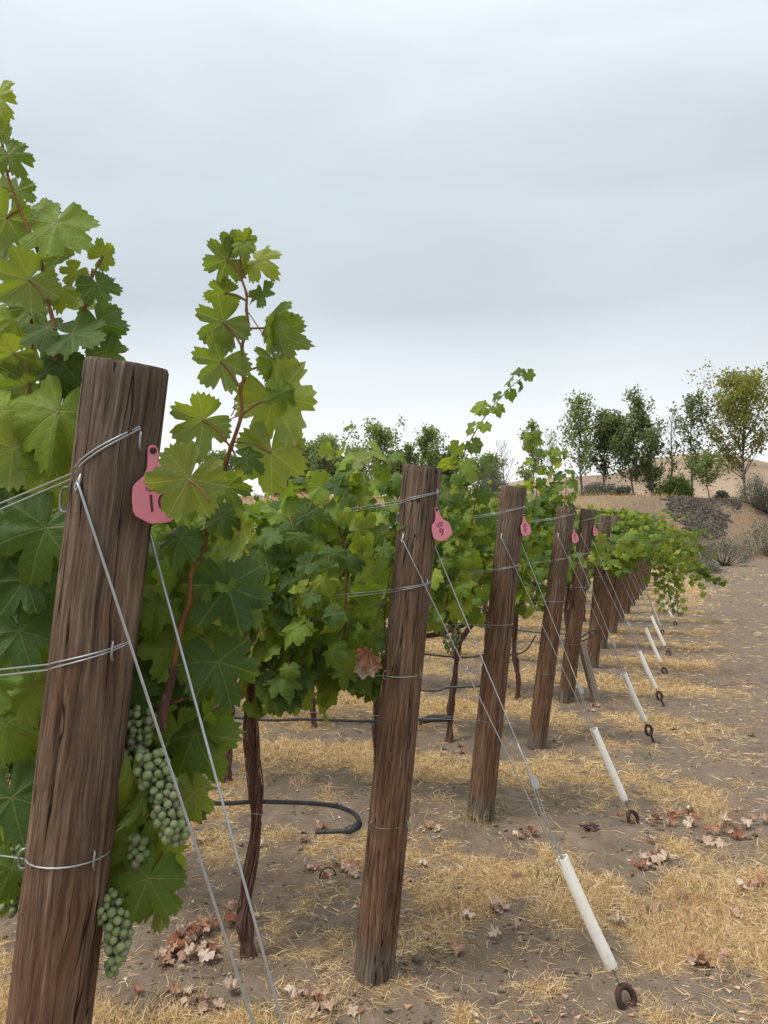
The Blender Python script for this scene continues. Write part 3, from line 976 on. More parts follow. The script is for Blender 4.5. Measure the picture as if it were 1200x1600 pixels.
def leaf_mesh(name, n, rings, seed, curl, fold, wave, deep, mat, petiole=0.0):
    V, Fc, uv = leaf_data(n, rings, seed, curl, fold, wave, deep)
    m = MB(); m.add(V, Fc, 0, uv)
    mats = [mat]
    if petiole:
        m.tube(catmull([(0, 0.02, -0.01), (0, -0.25, -0.10), (0.03, -0.55, -0.32), (0.08, -petiole, -0.62)], 3), [0.022] * 9 + [0.03], 5, 1)
        mats.append(M_PET)
    return m.mesh(name, mats)


lr = random.Random(5)
HI = [leaf_mesh('leaf', 132, (.22, .45, .68, .86, 1.0), i, lr.uniform(.0, .85), lr.uniform(-.3, .35), lr.uniform(.08, .3), lr.uniform(-.05, .24), M_LEAF) for i in range(16)]
MID = [leaf_mesh('leaf', 56, (.4, .75, 1.0), 20 + i, lr.uniform(.0, 1.0), lr.uniform(-.35, .45), lr.uniform(.12, .36), lr.uniform(-.04, .14), M_LEAF, 0.9) for i in range(14)]
DRY = [leaf_mesh('fallen_leaf', 56, (.3, .6, .82, 1.0), 50 + i, lr.uniform(-1.3, 0.4), lr.uniform(.1, .65), lr.uniform(.3, .65), lr.uniform(-.05, .08), M_DRY, 0.5) for i in range(9)]
LOWD = [leaf_data(18, (.6, 1.0), 70 + i, lr.uniform(.1, .8), lr.uniform(-.2, .3), lr.uniform(.1, .3), .05) for i in range(8)]
LOWA = [(np.array(V), [f for f in Fc], np.array(uv)) for V, Fc, uv in LOWD]


class Foliage:
    """many far or hidden leaves of one vine, joined into one part"""
    def __init__(s): s.items = []

    def add(s, M): s.items.append(M)

    def build(s, parent, origin, name='foliage', mat=None):
        if not s.items: return None
        VV, TT, UVV, off, T3 = [], [], [], 0, []
        cache = []
        for V, Fc, uv in LOWA:
            tri = []
            for f in Fc:
                tri.append(f[:3])
                if len(f) == 4: tri.append((f[0], f[2], f[3]))
            cache.append((V, np.array(tri), uv))
        for i, M in enumerate(s.items):
            V, tri, uv = cache[i % len(cache)]
            A = np.array(M)
            VV.append(V @ A[:3, :3].T + A[:3, 3] - np.array(origin)); T3.append(tri + off); UVV.append(uv); off += len(V)
            TT.append(np.full(len(V), RND.random()))
        me = mesh_np(name, np.concatenate(VV), np.concatenate(T3), [mat or M_LEAF], np.concatenate(TT), np.concatenate(UVV), smooth=True)
        return kind(link(name, me, parent), 'stuff')


def add_leaf(parent, M, pool, name='leaf'):
    o = bpy.data.objects.new(name, pool[RND.randrange(len(pool))])
    COL.objects.link(o)
    o.parent = parent
    o.matrix_basis = Matrix.Translation(-parent.location) @ M
    return o


def trunk_mesh(path, r0, seed, n=14):
    P = catmull(path, 9)
    k = len(P)
    rr = random.Random(seed)
    ph = [rr.uniform(0, 6.28) for _ in range(4)]
    rad = []
    for i in range(k):
        t = i / (k - 1)
        rad.append(r0 * (1.0 + 0.75 * math.exp(-t * 12) + 0.18 * math.sin(t * 13 + ph[0]) + 0.12 * math.sin(t * 29 + ph[1]) + 0.35 * sstep(.85, 1.0, t)))
    m = MB()
    m.tube(P, rad, n, wob=lambda i, j: 0.22 * math.sin(j * 2 * math.pi / n * 3 + i * 0.22 + ph[2]) + 0.16 * math.sin(j * 2 * math.pi / n * 5 - i * 0.35 + ph[3]) + rr.uniform(-.16, .16))
    # loose strips of bark
    for s in range(16):
        a = rr.uniform(0, 6.28); i0 = rr.randrange(0, int(k * .6)); i1 = min(k - 1, i0 + rr.randrange(6, max(8, int(k * .55))))
        pts = []
        for i in range(i0, i1 + 1):
            b = a + (i - i0) * 0.06
            pts.append(P[i] + Vector((math.cos(b), math.sin(b), 0)) * (rad[i] * 1.12 + 0.004 * math.sin((i - i0) / (i1 - i0 + .01) * 3.14)))
        if len(pts) > 2: m.tube(pts, rr.uniform(.0015, .004), 4)
    return m


def shoot(parent, pts, size0, size1, gap, pool, r=0.004, jit=0.25, fol=None, petw=1.0, up=0.5):
    """a cane with alternate leaves"""
    P = catmull(pts, 8)
    m = MB(); k = len(P)
    m.tube(P, [r * (1 - 0.7 * i / (k - 1)) for i in range(k)], 6)
    link('cane', m.mesh('cane', [M_CANE], parent.location), parent)
    acc, sd, Ltot = 0.0, 1, sum((P[i + 1] - P[i]).length for i in range(k - 1))
    run = 0.0
    for i in range(k - 1):
        seg = P[i + 1] - P[i]; run += seg.length; acc += seg.length
        if acc >= gap:
            acc = 0; t = run / Ltot; sd = -sd
            sz = (size0 * (1 - t) + size1 * t) * RND.uniform(.8, 1.15)
            d = seg.normalized()
            lat = d.cross(F).normalized() * sd + F * RND.uniform(-.5, .8)
            out = (lat + UP * 0.25 + rvec(.25)).normalized()
            pos = P[i] + out * sz * 0.75
            tipd = out * 0.6 - UP * RND.uniform(.25, .9) + rvec(jit)
            nrm = UP * up + F * RND.choice((-1, 1, 1)) * RND.uniform(.4, 1.1) + out * .3 + rvec(jit)
            M = frame(pos, tipd, nrm, sz)
            if fol is not None: fol.add(M)
            else: add_leaf(parent, M, pool)


def hedge(k, j, s0, s1, n, nobj, zlo=0.86, zhi=1.74, thick=0.23, size=0.058):
    """leaves of one vine: list of matrices, camera side first"""
    L = []
    for _ in range(n):
        s = RND.uniform(s0, s1)
        u = RND.random()
        top = zhi + 0.16 * (float(vnoise(s * 2.3 + k * 9, 3.0)) - 0.5) * 2
        bot = zlo + 0.15 * (float(vnoise(s * 2.9 + k * 5, 8.0)) - 0.5) * 2
        z = bot + (top - bot) * u ** 0.92
        w = thick * (0.75 + 0.6 * float(vnoise(s * 3.1 + 2 * k, z * 3.1)))
        if u > 0.88: w *= 0.75
        q = w * (1 - abs(RND.gauss(0, .45))) * (1 if RND.random() < .68 else -1)
        p = BASE[k] + U * s + F * q
        p = Vector((p.x, p.y, z + gz(p.x, p.y) * .5))
        sg = 1 if q > 0 else -1
        nrm = F * sg * RND.uniform(.25, 1.0) + UP * RND.uniform(.15, .85) + rvec(.33)
        tipd = -UP * RND.uniform(.5, 1.2) + F * sg * RND.uniform(.1, .6) + U * RND.uniform(-.6, .6) + rvec(.25)
        if u > .85: tipd += UP * 0.5
        L.append((q + RND.uniform(-.03, .03), frame(p, tipd, nrm, size * RND.uniform(.62, 1.22))))
    L.sort(key=lambda a: -a[0])
    return [a[1] for a in L]


# ------------------------------------------------------------------ vines of the rows behind the first
VINES = {}
PLAN = {2: [(520, 240), (260, 120)], 3: [(480, 300), (300, 60), (200, 0)], 4: [(430, 280), (330, 60), (240, 0), (200, 0)], 5: [(400, 240), (320, 0), (240, 0), (200, 0)],
        6: [(400, 220), (300, 0), (240, 0), (200, 0)], 7: [(360, 160), (280, 0), (220, 0), (200, 0)], 8: [(340, 120), (260, 0), (200, 0), (200, 0)]}
for k in range(9, NROWS + 1): PLAN[k] = [(300, 0), (240, 0), (200, 0)]
TRUNKS = {(2, 0): [(390, 1492), (383, 1430), (386, 1385), (400, 1300), (400, 1230), (390, 1150), (391, 1090), (398, 1035)],
          (4, 0): [(702, 1158), (703, 1120), (709, 1070), (715, 1015), (722, 990)],
          (3, 1): [(352, 1222), (356, 1180), (358, 1140), (360, 1100), (362, 1060)],
          (4, 1): [(492, 1137), (489, 1110), (488, 1090), (489, 1060), (487, 1040)],
          (3, 0): [(592, 1225), (590, 1180), (588, 1120), (590, 1070), (592, 1030)]}
NTH = ['first', 'second', 'third', 'fourth', 'fifth']
for k in range(2, NROWS + 1):
    for j, (n, nobj) in enumerate(PLAN[k]):
        s0, s1 = j * 1.05 + (0.03 if j == 0 else 0), (j + 1) * 1.05
        sc = 0.5 * (s0 + s1) - 0.05
        if (k, j) in TRUNKS:
            px = TRUNKS[(k, j)]
            b = ground_hit(*px[0]); path = [at(x, y, b.y + i * 0.004) for i, (x, y) in enumerate(px)]
            path[0] = b - UP * 0.03
        else:
            b = BASE[k] + U * (sc + RND.uniform(-.1, .1)); b.z = gz(b.x, b.y)
            path = [b - UP * 0.03] + [b + Vector((RND.uniform(-.03, .03), RND.uniform(-.03, .03), z)) for z in (0.2, 0.45, 0.7, 0.98)]
        row = '%s row from the camera' % ORD[k]
        v = thing('grape_vine', Vector((b.x, b.y, gz(b.x, b.y))), 'leafy green grapevine in the %s, %s from the end post' % (row, NTH[j]), 'grapevine', 'grapevines trained along the wires')
        VINES[(k, j)] = v
        fol = Foliage()
        tm = trunk_mesh(path, 0.0185 if k < 6 else 0.022, k * 10 + j, 18 if k < 5 else 8)
        if (k, j) == (2, 0):
            tm.tube(catmull([at(397, 1260, b.y), at(404, 1190, b.y - .02), at(401, 1120, b.y - .01), at(397, 1060, b.y)], 6), 0.006, 6)
        link('trunk', tm.mesh('trunk', [M_BARK], v.location), v)
        top = path[-1]
        m = MB()
        for sg in (-1, 1):
            e_ = BASE[k] + U * (s0 + 0.05 if sg < 0 else s1); e_ = Vector((e_.x, e_.y, 1.03))
            m.tube(catmull([top - UP * .03, top.lerp(e_, .3) + UP * .06, top.lerp(e_, .7) + UP * .01, e_], 5), [.022, .02, .019, .018, .018, .017, .017, .016, .016, .015, .015, .014, .013, .012, .011, .01][:16], 8)
        link('cordon', m.mesh('cordon', [M_BARK], v.location), v)
        for i, M in enumerate(hedge(k, j, s0, s1, n, nobj, zlo=.965 if k == 2 else .93, zhi=1.66 if k == 2 else 1.76)):
            if i < nobj: add_leaf(v, M, MID)
            else: fol.add(M)
        # canes that stand up out of the hedge
        for _ in range(5 if j == 0 else 4):
            s = RND.uniform(s0 + .05, s1); p = BASE[k] + U * s + F * RND.uniform(-.1, .12)
            hh = RND.uniform(-.06, .12) if k < 5 else RND.uniform(.0, .25)
            pts = [Vector((p.x, p.y, 1.05)), Vector((p.x, p.y, 1.45)) + rvec(.03), Vector((p.x, p.y, 1.70)) + rvec(.04), Vector((p.x, p.y, 1.72 + hh)) + rvec(.09)]
            shoot(v, pts, 0.058, 0.03, 0.062, MID, 0.0045, fol=None if (k < 5 and j == 0) else fol)
        if j == 0 and 3 <= k <= 5:
            for _ in range(4):           # bunches of grapes hanging below the leaves, on the shaded side
                s = RND.uniform(.1, .9); p = BASE[k] + U * s + F * RND.uniform(.04, .2); zc = RND.uniform(1.0, 1.1)
                m = MB()
                for _b in range(46):
                    t = RND.random(); rr_ = 0.042 * (1 - t) ** .6 + .006; an = RND.uniform(0, 6.28)
                    c = Vector((p.x + rr_ * math.cos(an), p.y + rr_ * math.sin(an), zc - t * .14))
                    V = []
                    for la in (-1, 0, 1):
                        for lo in range(6):
                            V.append(tuple(c + Vector((math.cos(lo * 1.047) * math.cos(la * .8), math.sin(lo * 1.047) * math.cos(la * .8), math.sin(la * .8))) * .0075))
                    V += [tuple(c - UP * .0075), tuple(c + UP * .0075)]
                    Fc = [(a * 6 + l, a * 6 + (l + 1) % 6, a * 6 + 6 + (l + 1) % 6, a * 6 + 6 + l) for a in (0, 1) for l in range(6)]
                    Fc += [(18, (l + 1) % 6, l) for l in range(6)] + [(19, 12 + l, 12 + (l + 1) % 6) for l in range(6)]
                    m.add(V, Fc)
                kind(link('grape_cluster', m.mesh('grape_cluster', [M_BERRY], v.location), v), 'stuff')
        v['_n'] = 0; del v['_n']
        if (k, j) in ((3, 0), (5, 0), (6, 0), (7, 0), (8, 0), (9, 0), (10, 0), (2, 0)):
            # long shoots of their own
            def S(px, s0_, s1_, gap, r=0.004, pool=MID, f=None, up=.5):
                shoot(v, [at(*p) for p in px], s0_, s1_, gap, pool, r, fol=f, up=up)
            if k == 3:
                S([(690, 830, 4.1), (702, 770, 4.1), (722, 715, 4.08), (755, 655, 4.05), (795, 608, 4.0), (832, 578, 3.97)], 0.084, 0.048, 0.034, .0052)
                S([(735, 830, 4.1), (745, 770, 4.1), (750, 735, 4.08)], 0.09, 0.06, 0.05)
            if k == 5:
                S([(850, 830, 6.6), (852, 760, 6.6), (856, 715, 6.6), (866, 690, 6.6)], 0.095, 0.055, 0.042)
                S([(838, 820, 6.7), (838, 750, 6.7), (832, 700, 6.7), (833, 668, 6.7)], 0.095, 0.055, 0.042)
                S([(880, 810, 6.5), (884, 770, 6.5), (884, 740, 6.5), (878, 700, 6.5)], 0.095, 0.055, 0.042)
                S([(850, 905, 6.35), (880, 880, 6.0), (905, 874, 5.8), (930, 880, 5.7)], 0.075, 0.05, 0.05)
            if k == 2:
                S([(560, 800, 2.75), (572, 740, 2.75), (600, 718, 2.7), (622, 738, 2.65)], 0.07, 0.045, 0.055)
                S([(625, 810, 2.62), (635, 800, 2.5), (640, 830, 2.47), (632, 860, 2.46)], 0.045, 0.028, 0.04, .0025)
                S([(600, 1010, 2.6), (603, 940, 2.55), (612, 880, 2.55)], 0.06, 0.06, 0.07, .004)
                for _ in range(56):      # fringe of leaves hanging below the fruiting wire
                    x, y = RND.uniform(415, 622), RND.uniform(1000, 1092) + 14 * math.sin(RND.random() * 6)
                    M = frame(at(x, y, 2.52 + RND.uniform(0, .16)), -UP * RND.uniform(.4, 1) + F * .4 + rvec(.35), F * RND.uniform(.3, 1) + UP * RND.uniform(.2, .9) + rvec(.3), .056 * RND.uniform(.65, 1.2)); add_leaf(v, M, MID)
                for (x, y) in ((575, 1022), (583, 1035), (568, 1040), (398, 1010), (388, 1030), (410, 1020), (402, 1000), (380, 1045), (425, 1055)):
                    M = frame(at(x, y, 2.5 + RND.uniform(-.03, .06)), -UP + rvec(.4), F + rvec(.5), .045 * RND.uniform(.7, 1.2)); add_leaf(v, M, DRY)
            # the sprawl over the far posts: shoots arching out to the right and drooping
            if k in (6, 7, 8, 9, 10):
                Y0 = BASE[k].y
                for i in range({6: 10, 7: 20, 8: 26, 9: 22, 10: 16}[k]):
                    st_ = BASE[k] + U * (RND.uniform(-.25, -.1) if k == 6 else RND.uniform(-.1, .55)) + Vector((0, RND.uniform(-.25, .15), 0))
                    zz = RND.uniform(1.15, 1.45) if k == 6 else RND.uniform(1.2, 1.70 if k == 7 else 1.85)
                    reach = RND.uniform(.5, 1.5) * (0.75 if k == 6 else 1.0)
                    drop = RND.uniform(-.12, .55) * reach
                    dr = Vector((math.cos(.2), -math.sin(.2) * RND.uniform(-.4, 1.6), 0))
                    pts = [Vector((st_.x, st_.y, zz - .25)), Vector((st_.x, st_.y, zz)) + dr * reach * .25 + UP * .03,
                           Vector((st_.x, st_.y, zz - drop * .3)) + dr * reach * .6, Vector((st_.x, st_.y, zz - drop)) + dr * reach]
                    shoot(v, pts, 0.072, 0.046, 0.033, MID, .004, fol=None if i < 3 else fol, up=.8)
                if k == 6:
                    S([(905, 868, 7.6), (935, 850, 7.3), (975, 845, 7.2), (1020, 846, 7.2), (1052, 852, 7.3)], 0.078, 0.05, 0.034, up=.9)
                    S([(915, 880, 7.7), (950, 858, 7.4), (990, 856, 7.3), (1035, 862, 7.4)], 0.075, 0.05, 0.034, up=.9)
                if k == 8:
                    for dx in (-14, 0, 10, 18):
                        S([(1005 + dx, 850, 9.8), (1030 + dx, 868, 9.6), (1042 + dx, 905, 9.5), (1045 + dx, 940, 9.5), (1052 + dx, 962, 9.5)], 0.07, 0.038, 0.036)
                if k == 10:
                    for dx in (0, -6):
                        S([(1040, 830, 12.8), (1070, 858 + dx, 12.6), (1090, 888 + dx, 12.5), (1108, 905 + dx, 12.4), (1136, 911 + dx, 12.3)], 0.08, 0.05, 0.026)
        fol.build(v, v.location)

# ------------------------------------------------------------------ the foreground vine (first row)
vb = BASE[1] + U * 0.55; vb.z = gz(vb.x, vb.y)
V1 = thing('grape_vine', vb, 'large foreground grapevine with grapes and a tall shoot against the sky', 'grapevine', 'grapevines trained along the wires')
tm = trunk_mesh([vb - UP * .03, vb + Vector((.02, 0, .3)), vb + Vector((-.02, .02, .65)), vb + Vector((0, 0, 1.0))], 0.03, 99)
link('trunk', tm.mesh('trunk', [M_BARK], vb), V1)
m = MB()
m.tube(catmull([vb + UP * .98, vb - U * .25 + UP * 1.06, at(190, 1090, 1.26), at(232, 1112, 1.22)], 6), [.022 - .0006 * i for i in range(19)], 9)
link('cordon', m.mesh('cordon', [M_BARK], vb), V1)


def pc(parent, x, y, D, ext, ang, side='top', yaw=0.0, pit=0.0, pet=None, pool=HI, var=None, roll=0.0):
    """one leaf: petiole joint at photo point (x, y), D metres off, ext = its width there; ang = where its tip points in the picture
    (0 right, 90 up); side top / under = which face is turned to the camera; yaw, pit turn it out of the picture plane"""
    s = ext * D / FPX / (1.68 if x > 200 else 1.78)
    a = math.radians(ang)
    ex, ez = Vector((1, 0, 0)), Vector((0, 0, 1))
    tip = ex * math.cos(a) + ez * math.sin(a)
    nrm = Vector((0, -1, 0)) if side == 'top' else Vector((0, 1, 0))
    Rm = Matrix.Rotation(math.radians(yaw), 3, 'Z') @ Matrix.Rotation(math.radians(-pit), 3, 'X')
    tip, nrm = Rm @ tip, Rm @ nrm
    p = at(x, y, D)
    o = bpy.data.objects.new('leaf', pool[RND.randrange(len(pool)) if var is None else var])
    COL.objects.link(o); o.parent = parent
    o.matrix_basis = Matrix.Translation(-parent.location) @ frame(p, tip, nrm, s)
    if pet is not None:
        q = at(pet[0], pet[1], D + (.045 if side == 'top' else 0))
        mm = MB(); ln = (p - q).length
        mid = (p + q) / 2 + UP * (.08 * ln) - (nrm * (.35 * ln) if side == 'top' else nrm * 0.0)
        mm.tube(catmull([q, mid, p + tip * s * .03], 5), [.0019] * 10 + [.0022], 6)
        link('petiole', mm.mesh('petiole', [M_PET], parent.location), parent)
    return o


# tall shoot to the right of the post
stem = [(262, 1075, 1.2), (271, 1045, 1.18), (281, 986, 1.16), (296, 940, 1.15), (299, 894, 1.14), (320, 848, 1.13), (329, 786, 1.12), (345, 745, 1.12), (361, 698, 1.12), (377, 648, 1.12),
        (376, 608, 1.12), (383, 583, 1.12), (378, 542, 1.12), (388, 513, 1.12), (385, 484, 1.12), (385, 459, 1.12), (377, 432, 1.12), (376, 400, 1.12), (381, 378, 1.12), (386, 366, 1.12)]
m = MB(); P = catmull([at(*p) for p in stem], 5); kk = len(P)
nodes = {5 * i for i in range(len(stem))}
m.tube(P, [(0.0046 * (1 - .74 * i / kk)) * (1.28 if i in nodes else 1.0) for i in range(kk)], 9)
link('cane', m.mesh('cane', [M_CANE], vb), V1)
m = MB()
m.tube(catmull([at(271, 1045, 1.18), at(264, 1075, 1.18), at(256, 1105, 1.17), at(250, 1141, 1.17)], 5), [.0075] * 16, 10)
m.tube(catmull([at(232, 1112, 1.2), at(262, 1100, 1.19), at(296, 1090, 1.18)], 5), [.004] * 8 + [.0022] * 3, 7)
link('cane', m.mesh('cane', [M_BARK], vb), V1)
# tendrils
for pts in ([(385, 484), (396, 500), (410, 520), (424, 530)], [(377, 608), (368, 622), (366, 640), (361, 650)], [(440, 555), (455, 560), (463, 570), (462, 577)], [(372, 650), (360, 655), (350, 665)], [(325, 800), (350, 810), (375, 830)]):
    m = MB(); m.tube(catmull([at(x, y, 1.12) for x, y in pts], 6), .0009, 5); link('tendril', m.mesh('tendril', [M_CANE], vb), V1)

T = [  # joint x, y, distance, width, tip angle, face, yaw, pitch, foot of the petiole
    (355, 406, 1.12, 76, 200, 'under', 20, -18, (377, 432)), (402, 408, 1.13, 70, -35, 'top', -25, 30, (379, 425)),
    (384, 376, 1.11, 36, 70, 'under', 0, -30, (380, 390)), (364, 384, 1.12, 44, 140, 'under', 20, -30, (378, 400)), (381, 384, 1.10, 40, -80, 'top', 0, 20, None),
    (410, 458, 1.13, 50, -75, 'top', -30, 25, (386, 462)), (352, 458, 1.13, 58, 190, 'under', 10, -50, (385, 470)),
    (350, 503, 1.11, 86, 218, 'under', 25, -15, (378, 542)), (421, 495, 1.13, 74, -50, 'top', -48, 20, (389, 513)), (436, 520, 1.14, 80, -75, 'under', 45, -10, None),
    (346, 564, 1.11, 92, 228, 'under', 22, -12, (374, 606)), (428, 563, 1.13, 76, -75, 'top', 52, 15, (384, 584)),
    (426, 622, 1.12, 138, -62, 'under', -18, -12, (378, 648)), (438, 612, 1.10, 60, -85, 'top', 40, 10, None),
    (318, 656, 1.10, 94, 210, 'under', 15, -15, (359, 697)), (296, 748, 1.0, 124, 238, 'under', 5, -10, (327, 784)),
    (424, 706, 1.13, 116, -90, 'under', 8, -10, (365, 690)), (384, 716, 1.11, 56, -30, 'top', 15, 35, (362, 700)),
    (346, 806, 1.11, 66, -75, 'top', 20, 30, (328, 790)), (283, 840, 1.10, 74, -105, 'top', -10, 30, (318, 850)), (376, 826, 1.12, 84, -78, 'under', -42, -10, (330, 790)),
    (356, 915, 1.15, 132, -75, 'top', 18, 12, (300, 900)), (335, 900, 1.16, 80, 200, 'top', -20, 40, None), (244, 940, 1.17, 86, -100, 'top', 20, 25, None),
    (340, 1034, 1.17, 126, -72, 'top', 15, 22, (282, 990)), (306, 1146, 1.21, 140, -112, 'top', -14, 18, (258, 1100)), (275, 1010, 1.2, 110, -60, 'top', 10, 10, None),
    (303, 1238, 1.18, 78, -80, 'under', -20, -5, None), (206, 1212, 1.13, 92, -98, 'top', 38, 5, None), (226, 1228, 1.14, 96, -82, 'under', -52, 0, None),
    (232, 1372, 1.13, 112, -112, 'top', 5, 25, (255, 1330)), (262, 1330, 1.17, 88, -78, 'top', -30, 10, None), (215, 1320, 1.18, 90, -100, 'top', 20, 5, None),
    (248, 1400, 1.18, 80, -70, 'under', -15, 0, None), (190, 1360, 1.2, 90, -80, 'top', 30, 0, None), (375, 940, 1.17, 80, -40, 'top', -10, 45, None),
    (300, 700, 1.18, 60, 190, 'top', 20, 50, None), (355, 760, 1.17, 70, -60, 'under', 20, -30, None), (305, 780, 1.16, 60, -120, 'under', -20, -20, None),
    # left of the post, up the canes against the sky
    (-4, 150, 1.16, 74, -65, 'top', -20, 15, None), (4, 205, 1.16, 42, -60, 'under', 0, -20, None), (14, 240, 1.15, 74, -60, 'top', 15, 20, (10, 270)),
    (88, 348, 1.15, 128, -95, 'top', -5, 18, (62, 400)), (10, 340, 1.18, 100, 250, 'under', 20, -12, (28, 330)), (160, 400, 1.18, 52, 30, 'under', -10, -15, (132, 470)),
    (118, 425, 1.19, 46, 230, 'under', 30, -20, None), (152, 444, 1.16, 72, -65, 'top', 15, 25, (133, 480)), (46, 436, 1.14, 104, 222, 'under', 15, -12, (72, 470)),
    (96, 452, 1.2, 60, -100, 'top', 25, 30, None), (75, 512, 1.16, 92, 160, 'top', -10, 42, (80, 545)), (112, 522, 1.14, 108, -12, 'top', -15, 28, (86, 548)), (165, 548, 1.2, 70, -40, 'top', 20, 20, None),
    (98, 568, 1.17, 84, -100, 'top', 5, 20, (86, 545)), (22, 552, 1.18, 74, 215, 'under', 15, -22, (45, 580)), (45, 600, 1.2, 92, 195, 'under', 15, -20, (46, 580)), (8, 640, 1.16, 110, -110, 'top', 20, 20, None),
    (92, 642, 1.13, 168, -98, 'top', 6, 16, (60, 690)), (128, 592, 1.2, 66, -120, 'top', 10, 20, None), (72, 824, 1.13, 164, -108, 'top', 4, 20, (40, 800)), (34, 802, 1.17, 96, -80, 'top', -8, 30, None),
    (20, 700, 1.15, 120, -95, 'under', 30, -5, None), (85, 735, 1.17, 110, -70, 'top', 25, 5, None), (40, 905, 1.15, 120, -120, 'top', 15, 18, None), (90, 950, 1.17, 110, -100, 'top', -5, 12, None),
    (30, 985, 1.14, 120, -70, 'top', 10, 25, None), (50, 1075, 1.15, 120, -100, 'top', 5, 20, None), (8, 1130, 1.14, 110, -75, 'top', 0, 25, None), (18, 1245, 1.12, 132, -70, 'top', 10, 15, None),
    (45, 1165, 1.17, 90, -105, 'top', 0, 15, None), (18, 1355, 1.15, 90, -95, 'top', 20, 20, None), (60, 1010, 1.2, 90, -60, 'top', 30, 0, None), (-25, 860, 1.13, 120, -60, 'top', 10, 20, None), (-20, 1060, 1.12, 110, -60, 'top', 10, 20, None)]
for x, y, D, w, ang, side, yaw, pit, pet in T:
    pc(V1, x, y, D, w, ang, side, yaw + RND.uniform(-6, 6), pit + RND.uniform(-6, 6), pet)
for x, y in ((30, 290), (-8, 300), (60, 330), (15, 400), (95, 400), (-12, 420), (60, 480), (20, 500), (110, 470), (150, 500), (70, 560), (10, 590), (120, 590), (60, 630), (-10, 520), (130, 620)):
    pc(V1, x + RND.uniform(-8, 8), y + RND.uniform(-8, 8), RND.uniform(1.19, 1.3), RND.uniform(55, 95), RND.uniform(-130, -40), RND.choice(('top', 'top', 'under')), RND.uniform(-45, 45), RND.uniform(-10, 40), None)
# the canes they grow on
for pts in ([(50, 720, 1.22), (46, 580, 1.2), (52, 530, 1.2), (46, 480, 1.19)], [(72, 700, 1.21), (88, 545, 1.17), (75, 470, 1.17), (62, 400, 1.17), (28, 320, 1.17), (10, 265, 1.17), (-2, 180, 1.17)],
            [(60, 760, 1.22), (110, 560, 1.2), (133, 480, 1.18), (145, 420, 1.18)], [(30, 1100, 1.25), (25, 900, 1.25), (-10, 650, 1.22), (-40, 500, 1.2)]):
    m = MB(); P = catmull([at(*p) for p in pts], 6); m.tube(P, [.0042 * (1 - .55 * i / len(P)) for i in range(len(P))], 7)
    link('cane', m.mesh('cane', [M_CANE], vb), V1)
# inner leaves behind these
cnt = 0
for _ in range(240):
    if RND.random() < .62:
        x, y = RND.uniform(-110, 150), RND.uniform(600, 1410); D = RND.uniform(1.20, 1.5)
        if y < 700 and RND.random() < .6: continue
        if y < 680 and x > 60: D = 1.25
    else:
        y = RND.uniform(860, 1350); x = RND.uniform(170, 335 - max(0, (y - 1100)) * .33); D = RND.uniform(1.19, 1.36)
    cnt += 1
    p = at(x, y, D)
    M = frame(p, -UP + rvec(.35), F * RND.uniform(.2, 1) + UP * RND.uniform(.1, .8) + rvec(.35), RND.uniform(.045, .072))
    add_leaf(V1, M, MID if RND.random() < .4 else HI)

# bunches of grapes, every berry its own piece
bs = MB(); V, Fc = [], []
nl, nm_ = 8, 12
V.append((0, 0, 1))
for i in range(1, nl):
    for j in range(nm_):
        a, b = math.pi * i / nl, 2 * math.pi * j / nm_
        V.append((math.sin(a) * math.cos(b), math.sin(a) * math.sin(b), math.cos(a) * 1.03))
V.append((0, 0, -1.03))
for j in range(nm_): Fc.append((0, 1 + j, 1 + (j + 1) % nm_))
for i in range(nl - 2):
    for j in range(nm_): Fc.append((1 + i * nm_ + j, 1 + (i + 1) * nm_ + j, 1 + (i + 1) * nm_ + (j + 1) % nm_, 1 + i * nm_ + (j + 1) % nm_))
for j in range(nm_): Fc.append((len(V) - 1, 1 + (nl - 2) * nm_ + (j + 1) % nm_, 1 + (nl - 2) * nm_ + j))
bs.add(V, Fc)
BERRY = bs.mesh('berry', [M_BERRY])


def cluster(pts, R0, R1, n, rb=0.0066):
    """berries packed round a drooping axis given as photo points with distance"""
    ax = catmull([at(*p) for p in pts], 8)
    m = MB(); m.tube(ax, .0014, 5)
    base = link('grape_cluster', m.mesh('grape_cluster', [M_PET], vb), V1)
    placed = []
    tries = 0
    while len(placed) < n and tries < n * 90:
        tries += 1
        t = RND.random()
        i = min(int(t * (len(ax) - 1)), len(ax) - 2)
        c = ax[i].lerp(ax[i + 1], t * (len(ax) - 1) - i)
        R = R0 + (R1 - R0) * t
        d = rvec(); d = d.normalized() * R * RND.uniform(.55, 1.0)
        r = rb * RND.uniform(.82, 1.14)
        q = c + d
        if q.y > c.y + R * .6: continue
        if any((q - pq).length < (r + pr) * .86 for pq, pr in placed): continue
        placed.append((q, r))
    for q, r in placed:
        o = bpy.data.objects.new('berry', BERRY); COL.objects.link(o); o.parent = base
        o.matrix_basis = Matrix.Translation(q - vb) @ Matrix.Rotation(RND.uniform(0, 6), 4, 'X') @ Matrix.Scale(r, 4)


cluster([(222, 1120, 1.18), (212, 1150, 1.18), (205, 1185, 1.18), (228, 1200, 1.18)], .026, .018, 74)
cluster([(236, 1195, 1.13), (250, 1230, 1.125), (262, 1270, 1.12), (275, 1305, 1.12)], .026, .017, 105)
cluster([(215, 1318, 1.15), (218, 1338, 1.15), (214, 1352, 1.15)], .016, .012, 20)
cluster([(172, 1412, 1.14), (186, 1440, 1.13), (188, 1475, 1.125), (176, 1512, 1.125)], .027, .012, 100)
cluster([(30, 1335, 1.2), (26, 1370, 1.2), (18, 1415, 1.2)], .026, .014, 55)

